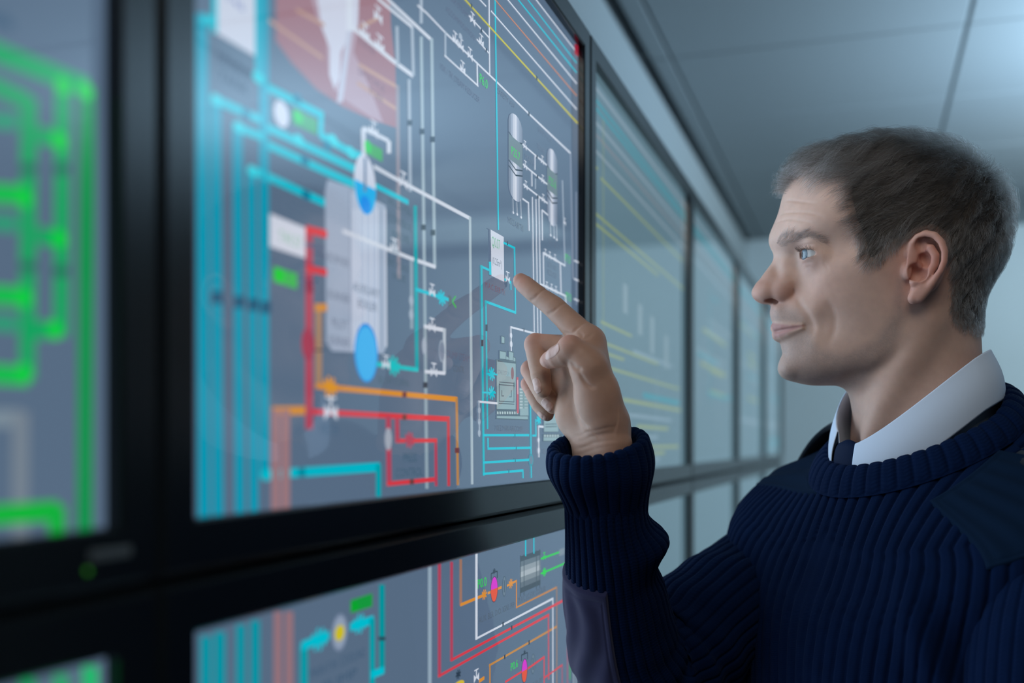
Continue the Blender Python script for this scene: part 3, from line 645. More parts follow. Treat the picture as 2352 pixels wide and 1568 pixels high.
        for a in range(3):
            b, cc = (a + 1) % 3, (a + 2) % 3
            sl0 = [slice(None)] * 3; sl1 = [slice(None)] * 3
            sl0[a] = slice(0, -1); sl1[a] = slice(1, None)
            s0, s1 = ins[tuple(sl0)], ins[tuple(sl1)]
            e = np.argwhere(s0 != s1)
            ok = (e[:, b] > 0) & (e[:, b] < d.shape[b] - 1) & (e[:, cc] > 0) & (e[:, cc] < d.shape[cc] - 1)
            e = e[ok]
            fl = s0[e[:, 0], e[:, 1], e[:, 2]]
            def gid(db, dc):
                q = e.copy(); q[:, b] += db; q[:, cc] += dc
                return idm[q[:, 0], q[:, 1], q[:, 2]]
            quad = np.stack([gid(-1, -1), gid(0, -1), gid(0, 0), gid(-1, 0)], 1)
            quad[~fl] = quad[~fl][:, ::-1]
            F.append(quad)
        F = np.concatenate(F)
        for _ in range(relax):
            A = np.zeros_like(V); cn = np.zeros(N)
            for i in range(4):
                np.add.at(A, F[:, i], V[F[:, (i + 1) % 4]] + V[F[:, (i + 3) % 4]]); np.add.at(cn, F[:, i], 2)
            M = A / np.maximum(cn, 1)[:, None]
            V = V + 0.5 * (M - V) * (cn > 6)[:, None]
            V = self.project(V)
        return V, F
    def sample(self, P, arr=None):
        arr = self.d if arr is None else arr
        g = (P - self.lo) / self.h; i = np.clip(np.floor(g).astype(int), 0, np.array(arr.shape) - 2); f = g - i
        o = 0
        for a in (0, 1):
            for b in (0, 1):
                for c in (0, 1):
                    o = o + arr[i[:, 0] + a, i[:, 1] + b, i[:, 2] + c] * (f[:, 0] if a else 1 - f[:, 0]) * (f[:, 1] if b else 1 - f[:, 1]) * (f[:, 2] if c else 1 - f[:, 2])
        return o
    def grad(self, P, e=None):
        e = e or self.h
        return np.stack([(self.sample(P + np.eye(3)[i] * e) - self.sample(P - np.eye(3)[i] * e)) / (2 * e) for i in range(3)], 1)
    def project(self, V):
        g = self.grad(V, self.h * .6); gn = np.maximum((g ** 2).sum(1), 0.09)
        st = self.sample(V)[:, None] * g / gn[:, None]
        L = np.linalg.norm(st, axis=1, keepdims=True); st *= np.minimum(1, 0.6 * self.h / np.maximum(L, 1e-9))
        return V - st

def boundary_loops(F, only=None):
    ed = {}
    for q in F:
        m = len(q)
        for i in range(m):
            a, b = int(q[i]), int(q[(i + 1) % m])
            if (b, a) in ed: del ed[(b, a)]
            else: ed[(a, b)] = 1
    nxt = {}
    for a, b in ed: nxt.setdefault(a, []).append(b)
    loops = []
    while nxt:
        a = next(iter(nxt)); lp = [a]
        while True:
            if a not in nxt: break
            b = nxt[a].pop()
            if not nxt[a]: del nxt[a]
            if b == lp[0]: break
            lp.append(b); a = b
        loops.append(lp)
    return loops
def bridge(V, la, lb):
    """Triangle strip between two closed loops; la and lb are boundary loops (half-edge directed) of two surfaces."""
    A = list(la); B = list(lb)[::-1]
    ca = V[A].mean(0)
    def ang(L, c):
        return np.unwrap(np.arctan2(V[L][:, 1] - c[1], V[L][:, 0] - c[0]))
    cb = V[B].mean(0)
    aa = ang(A, ca); 
    j0 = int(np.argmin(((V[B] - cb) @ ((V[A[0]] - ca))) * -1)); B = B[j0:] + B[:j0]
    fa = np.arange(len(A) + 1) / len(A); fb = np.arange(len(B) + 1) / len(B)
    T = []; i = j = 0
    while i < len(A) or j < len(B):
        if j >= len(B) or (i < len(A) and fa[i + 1] <= fb[j + 1]):
            T.append((A[(i + 1) % len(A)], A[i % len(A)], B[j % len(B)])); i += 1
        else:
            T.append((A[i % len(A)], B[j % len(B)], B[(j + 1) % len(B)])); j += 1
    return T

# ------------------------------------------------------------------ the man's head (millimetres; X forward, Y to his left, Z up)
HEAD_YAW = math.radians(14)
H0 = at_depth(2060, 600, 0.98)
HF = np.array([-math.cos(HEAD_YAW), -math.sin(HEAD_YAW), 0.0])
HL = np.array([math.sin(HEAD_YAW), -math.cos(HEAD_YAW), 0.0])
HU = np.array([0.0, 0.0, 1.0])
HM = np.stack([HF, HL, HU], 1)                      # columns
CAM = np.array([CAMX, 0.0, CAMZ])
def h2w(P): return H0 + np.asarray(P, float) @ HM.T / 1000.0
def hp(u, v, Y):                                     # head coordinates of the point seen at (u,v) lying Y mm to his left
    r = ray(u, v); A = np.stack([HF / 1000, HU / 1000, -r], 1)
    s = np.linalg.solve(A, CAM - H0 - HL * Y / 1000)
    return np.array([s[0], Y, s[1]])
def w2px(P):
    q = np.asarray(P, float) - CAM
    dep = -q[:, 0] * SY + q[:, 1] * CY
    return np.stack([UC + FPX * (q[:, 0] * CY + q[:, 1] * SY) / dep, VH - FPX * q[:, 2] / dep], 1)
def pt_in_poly(P, poly):
    x, y = P[:, 0], P[:, 1]; ins = np.zeros(len(P), bool); n = len(poly)
    for i in range(n):
        (x0, y0), (x1, y1) = poly[i], poly[(i + 1) % n]
        c = ((y0 > y) != (y1 > y)) & (x < (x1 - x0) * (y - y0) / ((y1 - y0) + 1e-12) + x0)
        ins ^= c
    return ins
def poly_dist(P, poly):                               # signed distance in px, positive inside
    best = np.full(len(P), 1e9); n = len(poly)
    for i in range(n):
        a = np.array(poly[i], float); b = np.array(poly[(i + 1) % n], float); ba = b - a
        t = np.clip(((P - a) @ ba) / (ba @ ba + 1e-12), 0, 1)
        best = np.minimum(best, np.linalg.norm(P - a - t[:, None] * ba, axis=1))
    return np.where(pt_in_poly(P, poly), best, -best)

PROFILE = [(1804, 432), (1795, 458), (1788, 490), (1778, 515), (1768, 538), (1766, 555), (1774, 573), (1786, 592), (1796, 615), (1800, 645), (1792, 676), (1770, 699),
           (1767, 716), (1771, 735), (1780, 758), (1785, 776), (1793, 799), (1797, 812), (1791, 823), (1785, 838), (1787, 855), (1797, 868), (1817, 877), (1843, 882), (1881, 885), (1921, 884), (1943, 892), (1950, 911), (1957, 940), (1968, 985), (1984, 1050),
           (2300, 1050), (2282, 985), (2262, 920), (2252, 860), (2249, 812), (2246, 760), (2250, 715), (2260, 672), (2277, 632), (2294, 592), (2304, 548), (2302, 500), (2288, 452), (2258, 410), (2212, 374), (2160, 349), (2100, 334), (2030, 331), (1960, 343), (1900, 357), (1852, 374), (1822, 398)]
# rows: height Z, front X measured back from the profile, list of (distance back from the front, half width)
ROWS = [(92, 80, [(14, 30), (34, 48), (62, 58), (-12, 22), (-30, 38), (-52, 52)]),
        (76, 89, [(8, 29), (25, 49), (50, 62), (85, 70), (-9, 26), (-24, 44), (-46, 59)]),
        (52, 100, [(8, 33), (22, 51), (42, 63), (70, 70), (105, 76), (-8, 29), (-22, 47), (-48, 66)]),
        (22, 110, [(7, 31), (16, 44), (28, 53.5), (40, 60), (62, 66), (90, 72), (120, 77), (-8, 31), (-24, 51), (-50, 69)]),
        (4, 104, [(7, 17), (16, 28), (25, 38), (34, 48), (46, 57), (62, 63.5), (85, 70), (115, 75), (-8, 30), (-24, 50), (-48, 66)]),
        (-10, 100, [(7, 20), (15, 34), (25, 47), (38, 58), (54, 65.5), (75, 69.5), (105, 73), (-8, 29), (-24, 48), (-46, 62)]),
        (-26, 101, [(9, 22), (18, 35), (30, 48), (45, 57.5), (60, 63), (80, 67), (105, 70), (-8, 28), (-24, 46), (-46, 60)]),
        (-44, 110, [(5, 15), (12, 23), (22, 32), (34, 41), (50, 51), (68, 58.5), (90, 63.5), (115, 65), (-8, 27), (-24, 45), (-42, 57)]),
        (-60, 108, [(3, 11), (8, 18.5), (14, 23.5), (22, 28), (30, 33), (40, 39.5), (55, 48.5), (75, 56.5), (100, 61.5), (120, 60), (-8, 27), (-24, 45)]),
        (-76, 104, [(5, 14), (12, 21.5), (22, 29), (35, 37), (52, 45.5), (75, 54), (95, 58), (112, 57), (-8, 27), (-24, 44), (-44, 54)]),
        (-94, 105, [(5, 15), (12, 21.5), (22, 28.5), (36, 35), (55, 43), (75, 49), (88, 51), (112, 54), (-8, 27), (-24, 44)]),
        (-107, 99, [(6, 11), (14, 18), (26, 24.5), (42, 30), (60, 36), (80, 44), (105, 52), (-8, 27), (-24, 44), (-44, 53)]),
        (-122, 42, [(6, 20), (14, 32), (28, 45), (55, 54), (-8, 28), (-24, 46)]),
        (-145, 38, [(6, 20), (15, 34), (32, 48), (60, 56), (-8, 28), (-24, 46)]),
        (-172, 28, [(6, 22), (18, 40), (40, 57), (68, 63), (-8, 30), (-24, 50)])]
def outline_back(pr, Z):
    xs = []
    for (x0, z0), (x1, z1) in zip(pr, np.roll(pr, -1, 0)):
        if (z0 > Z) != (z1 > Z): xs.append(x0 + (x1 - x0) * (Z - z0) / (z1 - z0))
    return min(xs)

def build_head():
    g = Grid((-122, -98, -168), (142, 98, 128), 0.9)
    # half-width field over the profile plane: thin-plate spline through the traced outline and the width table
    pr = np.array([hp(u, v, 0)[[0, 2]] for u, v in PROFILE])
    pts = [(p[0], p[1], 0.0) for p in pr]
    nrm = np.roll(pr, -1, 0) - np.roll(pr, 1, 0); nrm = np.stack([nrm[:, 1], -nrm[:, 0]], 1); nrm /= np.linalg.norm(nrm, axis=1, keepdims=True)
    cen = pr.mean(0)
    if np.mean(((pr - cen) * nrm).sum(1)) < 0: nrm = -nrm
    pts += [(p[0] + 11 * q[0], p[1] + 11 * q[1], -820.0) for p, q in zip(pr, nrm)]
    for Z, fx, row in ROWS:
        bk = outline_back(pr, Z)
        pts += [((fx - d) if d > 0 else (bk - d), Z, w * w) for d, w in row]
    pts = np.array(pts); P, val = pts[:, :2], pts[:, 2]
    def tps(r2): return np.where(r2 > 0, 0.5 * r2 * np.log(np.maximum(r2, 1e-12)), 0)
    n = len(P); D2 = ((P[:, None] - P[None]) ** 2).sum(-1)
    A = np.zeros((n + 3, n + 3)); A[:n, :n] = tps(D2) + 60.0 * np.eye(n); A[:n, n] = 1; A[:n, n + 1:] = P; A[n:, :n] = A[:n, n:].T
    sol = np.linalg.solve(A, np.concatenate([val, np.zeros(3)]))
    gx, gz = np.meshgrid(g.ax[0], g.ax[2], indexing='ij'); G = np.stack([gx.ravel(), gz.ravel()], 1)
    Q = np.zeros(len(G))
    for i in range(0, len(G), 20000):
        q = G[i:i + 20000]; Q[i:i + 20000] = tps(((q[:, None] - P[None]) ** 2).sum(-1)) @ sol[:n] + sol[n] + q @ sol[n + 1:]
    Q = Q.reshape(gx.shape); qx, qz = np.gradient(Q, g.h)
    Y = g.ax[1][None, :, None]
    grad = np.sqrt(4 * Y ** 2 + (qx ** 2 + qz ** 2)[:, None, :])
    g.d = ((Y ** 2 - Q[:, None, :]) / np.maximum(grad, 25)).astype(np.float32)

    def both(fn):
        for s in (1, -1): fn(s)
    def m(p, s): return np.array([p[0], p[1] * s, p[2]])
    # brow ridge and cheekbone fullness
    def f(s):
        g.bump(m(hp(1812, 553, 22), s), (9, 13, 6), 1.6)
        g.bump(m(hp(1862, 556, 44), s), (9, 9, 6), 1.8)
        g.bump(m(hp(1872, 640, 50), s), (16, 14, 10), 1.8)
        g.bump(m(hp(1905, 735, 44), s), (14, 10, 15), -1.6)
        g.bump(m(hp(1930, 560, 64), s), (14, 10, 14), -1.5)
        g.bump(m(hp(1868, 775, 33), s), (8, 8, 12), 1.5)
    both(f)
    # nose: bridge, tip, columella, wings, nostrils
    N = lambda u, v, y, r: (*hp(u, v, y), r)
    g.chain([N(1802, 585, 0, 6.0), N(1792, 601, 0, 5.6), N(1770, 632, 0, 6.0), N(1755, 655, 0, 6.6)], 9)
    g.cap(hp(1775, 645, 5), hp(1788, 660, 9), 5, 6, 8); g.cap(hp(1775, 645, -5), hp(1788, 660, -9), 5, 6, 8)
    g.ell(hp(1750, 672, 0), (9.4, 9.2, 8.6), 5)
    g.cap(hp(1757, 684, 0), hp(1778, 690, 0), 4.6, 5.0, 4)
    def f(s):
        g.ell(m(hp(1760, 675, 5.5), s), (6.5, 5.5, 6.0), 6)
        g.ell(m(hp(1805, 671, 13.5), s), (10.0, 5.6, 8.8), 2.6)
        g.cap(m(hp(1790, 668, 11.0), s), m(hp(1766, 668, 7.5), s), 5.6, 5.8, 8)
        g.bump(m(hp(1774, 660, 8.5), s), (6, 5, 8), 1.6)
        g.ell(m(hp(1775, 690, 8.2), s), (7.2, 3.4, 3.6), 1.2, 'sub')
        g.ell(m(hp(1776, 684, 7.5), s), (4.6, 2.4, 4.6), 1.0, 'sub')
        g.crease([m(hp(1800, 648, 12), s), m(hp(1817, 655, 16), s), m(hp(1824, 672, 19), s), m(hp(1820, 690, 19), s)], 2.0, 1.5)
    both(f)
    # eye sockets, lids
    EY = {}
    for s in (1, -1):
        e = hp(1846, 585, 33) - np.array([11.4, 0, 0]); e = m(e, s); EY[s] = e
        g.ell(e, (13.3, 13.3, 13.1), 9)
        g.bump(m(hp(1893, 588, 52), s), (8, 7, 9), 2.2)
        g.cap(m(hp(1812, 610, 10), s), m(hp(1812, 648, 13.5), s), 5.0, 5.5, 14)
        sw = g.win(e - 17, e + 17); X, Yv, Z = g.xyz(sw)
        x, y, z = X - e[0], (Yv - e[1]) * s, Z - e[2]
        ph = np.degrees(np.arctan2(y, np.maximum(x, 0.01))); c = np.sqrt(np.maximum(0, 1 - ((ph - 14) / 62.0) ** 2))
        zc = -0.2 - 0.010 * (ph - 14)
        op = np.maximum(z - (zc + 4.0 * c), (zc - 3.5 * c) - z); op = np.where(c > 0, op, 9)
        r = np.sqrt(x * x + y * y + z * z); op = np.maximum(op, r - 15.2); op = np.where(x > 0, op, 9)
        g.d[sw] = -Grid.smin(-g.d[sw], op.astype(np.float32), 0.6)
        # upper lid fold, lower lid pouch
        def ring(R, zz, a0, a1, nn=7):
            return [e + np.array([R * math.cos(math.radians(a)) * math.cos(math.asin(zz / R)), s * R * math.sin(math.radians(a)) * math.cos(math.asin(zz / R)), zz - .012 * (a - 10)]) for a in np.linspace(a0, a1, nn)]
        g.crease(ring(13.6, 7.6, -30, 72), 1.3, 0.9)
        g.crease(ring(14.2, -8.2, -35, 60), 1.6, 0.7)
        g.crease(ring(15.0, -11.5, -30, 40), 2.2, 0.5)
    # lips
    def f(s):
        g.chain([N(1783, 752, 0, 4.7), (*m(hp(1789, 749, 5), s), 4.6)] + [(*m(hp(u, v, y), s), r) for u, v, y, r in ((1800, 749, 11.5, 3.6), (1820, 749, 19, 2.5), (1842, 748, 25.0, 1.0))], 2.5)
        g.chain([N(1788, 769, 0, 4.5)] + [(*m(hp(u, v, y), s), r) for u, v, y, r in ((1797, 768, 8, 3.9), (1812, 763, 15.5, 2.6), (1842, 752, 25.0, 1.0))], 5.0)
        g.crease([hp(1778, 761, 0)] + [m(hp(u, v, y), s) for u, v, y in ((1788, 761, 8), (1804, 757, 16), (1822, 753.5, 22.5), (1840, 750, 26.5), (1852, 748, 29))], 1.3, 1.9)
        g.bump(m(hp(1854, 748, 29.5), s), (4, 4, 4), -1.4)
        # nasolabial fold, smile lines, forehead lines, crow's feet
        g.crease([m(hp(u, v, y), s) for u, v, y in ((1826, 678, 21), (1840, 700, 27), (1855, 722, 31), (1862, 745, 32.5), (1862, 768, 33))], 3.2, 1.2)
        g.bump(m(hp(1872, 715, 37), s), (8, 8, 12), 1.3)
        g.crease([m(hp(u, v, y), s) for u, v, y in ((1896, 690, 47), (1908, 720, 47), (1910, 755, 45), (1902, 785, 42))], 3.5, 0.8)
        for ln in (((1797, 462, 6), (1826, 456, 34), (1868, 463, 52)), ((1786, 496, 5), (1812, 484, 30), (1860, 488, 50), (1892, 498, 58)), ((1778, 516, 4), (1802, 500, 28), (1840, 507, 44), (1890, 520, 57))):
            g.crease([m(hp(*q), s) for q in ln], 1.3, 0.55)
        for ln in (((1889, 585, 53), (1912, 592, 58)), ((1887, 596, 52), (1908, 608, 57)), ((1884, 604, 51), (1900, 622, 55))):
            g.crease([m(hp(*q), s) for q in ln], 1.2, 0.25)
    both(f)
    g.bump(hp(1766, 716, 0), (6, 3, 9), -0.7)                              # philtrum
    g.crease([hp(1801, 812, -14), hp(1797, 812, 0), hp(1801, 812, 14)], 3.0, 0.8)   # fold under the lower lip
    g.bump(hp(1786, 843, 0), (6, 4, 9), -0.5)
    # jaw edge and neck muscle
    def f(s):
        g.crease([m(hp(u, v, y), s) for u, v, y in ((1925, 893, 22), (1968, 880, 37), (2015, 855, 46), (2058, 820, 53), (2085, 780, 58))], 6.5, 2.0)
        g.chain([(*m(hp(u, v, y), s), r) for u, v, y, r in ((2130, 740, 50, 9), (2085, 830, 45, 8.5), (2030, 930, 34, 7.5), (2000, 1010, 21, 6.5))], 18)
    both(f)
    # ears
    def f(s):
        E = lambda u, v, y, r: (*m(hp(u, v, y), s), r)
        g.ell(m(hp(2126, 606, 73.5), s), (17, 3.6, 25), 4, R=[[.985, .17 * s, 0], [-.17 * s, .985, 0], [0, 0, 1]])
        g.chain([E(2104, 672, 73, 5.6), E(2118, 660, 76, 5.5), E(2098, 684, 73.5, 5.4)], 5)
        g.chain([E(2088, 582, 71, 3.6), E(2096, 560, 75, 3.3), E(2108, 545, 78, 3.1), E(2126, 537, 81, 3.2), E(2146, 541, 84, 3.3), E(2161, 556, 86, 3.3), E(2169, 577, 87, 3.1), E(2168, 600, 87, 3.0), E(2160, 621, 86, 3.0), E(2147, 641, 83, 3.2), E(2130, 663, 79, 4.0), E(2112, 684, 76, 4.2)], 2.2)
        g.crease([m(hp(u, v, y), s) for u, v, y in ((2112, 556, 78), (2128, 549, 80), (2145, 556, 82), (2156, 575, 83), (2157, 600, 83), (2149, 622, 82), (2136, 640, 80))], 2.3, 2.6)
        g.chain([E(2118, 566, 76.5, 2.6), E(2138, 570, 80, 3.4), E(2148, 588, 81.5, 3.8), E(2146, 608, 81, 3.8), E(2134, 628, 80, 3.6), E(2118, 640, 78.5, 3.8), E(2100, 648, 76.5, 3.6)], 2.5)
        g.ell(m(hp(2107, 626, 77), s), (8.6, 9.5, 7.6), 2.0, 'sub', R=[[.82, 0, .57], [0, 1, 0], [-.57, 0, .82]])
        g.ell(m(hp(2122, 598, 77), s), (5.6, 6.0, 6.6), 2.0, 'sub')
        g.ell(m(hp(2116, 562, 79), s), (4.5, 4.0, 6.5), 2.0, 'sub')
        g.chain([E(2092, 577, 73, 3.4), E(2102, 594, 73.5, 3.0), E(2113, 611, 72, 2.2)], 2)
        g.ell(m(hp(2083, 624, 71.5), s), (4.0, 3.6, 6.5), 3.5)
        g.crease([m(hp(u, v, y), s) for u, v, y in ((2077, 655, 71), (2076, 675, 70.5), (2079, 698, 70))], 2.4, 1.4)
    both(f)
    return g, EY
g_head, EYES = build_head()
HV, HFc = g_head.mesh(1)
# ------------------------------------------------------------------ his right hand, pointing (world millimetres)
def wp(u, v, t): return at_depth(u, v, t) * 1000.0
def build_hand():
    lo = at_depth(1240, 800, .93) * 1000; 
    g = Grid((4, 820, 1470), (150, 960, 1672), 0.75)
    B = lambda u, v, t, r: (*wp(u, v, t), r)
    # palm: metacarpals, thenar and hypothenar pads, wrist
    g.cap(wp(1352, 786, .905), wp(1400, 975, .893), 13.0, 14.2, 0)
    g.cap(wp(1322, 800, .922), wp(1385, 975, .903), 13.0, 15.0, 14)
    g.cap(wp(1316, 822, .940), wp(1362, 980, .915), 12.0, 15.0, 14)
    g.cap(wp(1314, 850, .956), wp(1340, 975, .925), 11.0, 14.0, 14)
    g.ell(wp(1320, 950, .918), (17, 15, 19), 12)
    g.cap(wp(1306, 850, .948), wp(1318, 930, .930), 12, 14, 10)
    g.cap(wp(1284, 862, .954), wp(1290, 925, .944), 10.5, 11, 8)
    g.chain([B(1403, 975, .893, 14.2), B(1407, 1020, .889, 16.5), B(1407, 1110, .893, 17)], 10)
    g.chain([B(1352, 980, .912, 15.0), B(1357, 1020, .908, 16.5), B(1366, 1110, .907, 18)], 10)
    g.chain([B(1380, 1000, .900, 16), B(1386, 1110, .900, 19)], 8)
    # thumb: thenar, metacarpal, proximal, distal
    g.ell(wp(1371, 910, .884), (19, 15, 24), 10)
    g.cap(wp(1390, 960, .886), wp(1352, 850, .880), 15, 13.5, 10)
    g.cap(wp(1350, 790, .903), wp(1352, 838, .885), 11, 12, 12)
    g.chain([B(1354, 846, .880, 13.0), B(1334, 818, .879, 11.4), B(1310, 800, .881, 11.4)], 7)
    g.chain([B(1310, 804, .881, 11.6), B(1299, 812, .884, 11.0), B(1280, 819, .889, 9.6), B(1263, 826, .8945, 7.6), B(1256, 828, .8965, 6.0)], 1.2)
    # index
    g.chain([B(1352, 786, .905, 13.0), B(1318, 750, .9115, 11.2), B(1296, 728, .9165, 10.2), B(1273, 706, .9225, 9.9), B(1250, 689, .929, 8.9), B(1226, 671, .9355, 8.6), B(1206, 654, .9425, 8.2), B(1196, 646, .9452, 7.2)], 5)
    # curled middle, ring and little fingers
    g.chain([B(1322, 800, .922, 12.5), B(1286, 797, .925, 10.8), B(1244, 792, .930, 9.8), B(1230, 791, .931, 9.9)], 4)
    g.chain([B(1230, 791, .931, 9.9), B(1236, 828, .925, 9.2), B(1242, 862, .919, 8.8), B(1247, 890, .915, 7.6), B(1248, 896, .9145, 6.6)], 1.2)
    g.chain([B(1316, 828, .943, 11.5), B(1270, 838, .948, 10.0), B(1219, 849, .951, 9.0)], 4)
    g.chain([B(1219, 849, .951, 9.0), B(1236, 882, .942, 8.6), B(1251, 908, .933, 8.4), B(1267, 928, .927, 7.4), B(1270, 933, .926, 6.6)], 1.0)
    g.chain([B(1312, 858, .958, 10.5), B(1265, 868, .962, 8.6), B(1215, 882, .964, 7.4)], 4)
    g.chain([B(1215, 882, .964, 7.4), B(1227, 908, .957, 7.2), B(1239, 930, .950, 7.2), B(1254, 949, .944, 6.4), B(1257, 952, .943, 5.8)], 0.8)
    # creases of the joints, palm lines, wrist lines
    nz = lambda u, v, t: wp(u, v, t)
    for (a, b, t, k) in (((1257, 668), (1213, 692), .926, .9), ((1300, 700), (1249, 724), .912, .9), ((1342, 757), (1286, 768), .898, 1.3)):
        g.crease([nz(a[0], a[1], t + .006), nz((a[0] + b[0]) / 2 + 1, (a[1] + b[1]) / 2 + 2, t), nz(b[0], b[1], t + .004)], 1.5, k)
    g.crease([nz(1330, 762, .895), nz(1340, 775, .893), nz(1338, 788, .892), nz(1352, 780, .893), nz(1360, 768, .896)], 1.7, .8)
    g.crease([nz(1311, 836, .872), nz(1322, 846, .868), nz(1334, 848, .867)], 2.0, 2.0)
    g.crease([nz(1330, 855, .868), nz(1338, 873, .866), nz(1352, 886, .866), nz(1368, 889, .867)], 1.7, 1.3)
    g.crease([nz(1314, 880, .905), nz(1320, 915, .893), nz(1332, 945, .888), nz(1348, 968, .884), nz(1360, 978, .880)], 2.4, 2.2)
    for vv, k in ((990, .3), (1004, .18), (1020, .28), (1034, .2)):
        g.crease([nz(1306, vv + 12, .900), nz(1330, vv + 8, .889), nz(1360, vv - 2, .880), nz(1392, vv - 8, .872), nz(1420, vv - 10, .872)], 1.3, k)
    for dv in (-8, -3, 3): g.crease([nz(1222, 856 + dv, .925), nz(1238, 850 + dv, .913), nz(1258, 852 + dv, .912)], 1.0, .35)
    for du in (0, 7, 14): g.crease([nz(1212 + du, 900 + du, .962), nz(1228 + du, 892 + du, .953)], 1.0, .35)
    g.bump(wp(1318, 786, .870), 6, .8)
    return g
g_hand = build_hand()
DV, DF = g_hand.mesh(1)
# ------------------------------------------------------------------ the rest of his body under the clothes, joined to head and hand as one skin
NECK = np.array([0.349, 1.049, 1.525])
BF = np.array([-math.sin(math.radians(49)), -math.cos(math.radians(49)), 0.0])     # chest direction
BL = np.array([math.cos(math.radians(49)), -math.sin(math.radians(49)), 0.0])      # his left
def bw(l, f, z): return NECK + BL * l + BF * f + np.array([0, 0, z])
R_SH = np.array(at_depth(1842, 1232, 1.105)); R_EL = np.array(at_depth(1490, 1545, 1.00)); R_WR = np.array(at_depth(1386, 1080, .897))
L_SH = bw(.150, .015, -.13); L_EL = bw(.19, .065, -.34); L_WR = bw(.165, .215, -.49)
HIPZ = -0.62
def build_body():
    g = Grid((20, 640, 20), (720, 1370, 1504.5), 6.0)
    k = 1000.0
    def cap(a, b, ra, rb, kk=25): g.cap(np.array(a) * k, np.array(b) * k, ra, rb, kk)
    cap(bw(0, -.012, -.012) + [0, 0, .03], bw(0, .0, -.10), 50, 60, 0)
    for z, a, b in ((-.14, 105, 68), (-.24, 122, 88), (-.36, 112, 84), (-.46, 108, 82), (-.58, 122, 92)):
        R = [BL, BF, [0, 0, 1]]
        g.ell(bw(0, .005, z) * k, (a + 24, b + 4, 100), 40, 'add', R)
    cap(bw(-.08, 0, -.075), R_SH, 38, 42); cap(bw(.07, 0, -.10), L_SH, 34, 36)
    arm = [(at_depth(*q), r) for q, r in (((1845, 1240, 1.112), 42), ((1775, 1320, 1.085), 42), ((1700, 1378, 1.058), 40), ((1640, 1424, 1.036), 38), ((1560, 1492, 1.015), 36), ((1490, 1532, .998), 34), ((1450, 1490, .98), 32), ((1426, 1420, .963), 31), ((1404, 1270, .934), 27), ((1391, 1150, .914), 23))] + [(R_WR, 22), (R_WR + [0, 0, .03], 21)]
    for (p, ra), (q, rb) in zip(arm[:-1], arm[1:]): cap(p, q, ra, rb, 12)
    cap(L_SH, L_EL, 38, 36); cap(L_EL, L_WR, 36, 24)
    fd = (L_WR - L_EL) / np.linalg.norm(L_WR - L_EL)
    cap(L_WR, L_WR + fd * .09, 30, 34, 12)
    hw = L_WR + fd * .09
    side = np.cross(fd, [0, 0, 1]); side /= np.linalg.norm(side)
    for q in (-1.5, -.5, .5, 1.5): cap(hw + side * q * .018, hw + side * q * .02 + fd * .075 + np.array([0, 0, -.015]), 9, 7, 4)
    cap(L_WR + fd * .03 - side * .03, hw - side * .055 + np.array([0, 0, -.01]), 12, 8, 8)
    for s in (-1, 1):
        cap(bw(.085 * s, .0, -.68), bw(.095 * s, .012, -1.05), 84, 56); cap(bw(.095 * s, .012, -1.05), bw(.10 * s, -.01, -1.42), 54, 36)
        cap(bw(.10 * s, -.02, -1.47), bw(.11 * s, .14, -1.485), 34, 26, 20)
    return g
g_body = build_body()
BV, BFc = g_body.mesh(1)
cutz = 1478.0
bad = (BV[:, 0] < 170) & (BV[:, 2] > cutz)
BFc = BFc[~bad[BFc].any(1)]
HW = h2w(HV) * 1000
V = np.concatenate([BV, HW, DV]); o1, o2 = len(BV), len(BV) + len(HV)
F1, F2, F3 = BFc, HFc + o1, DF + o2
T = []
lb = boundary_loops(F1); lh = boundary_loops(F2); ld = boundary_loops(F3)
big = lambda L: max(L, key=len)
neck_b = max((l for l in lb if V[l][:, 2].mean() > 1490), key=len); wrist_b = max((l for l in lb if V[l][:, 0].mean() < 200 and V[l][:, 2].mean() > 1400), key=len)
T += bridge(V, big(lh), neck_b); T += bridge(V, big(ld), wrist_b)
faces = [tuple(q) for q in F1] + [tuple(q) for q in F2] + [tuple(q) for q in F3] + T
used = np.zeros(len(V), bool)
for q in faces: used[list(q)] = True
remap = np.cumsum(used) - 1
PV = V[used] / 1000.0
PF = [tuple(int(remap[i]) for i in q) for q in faces]

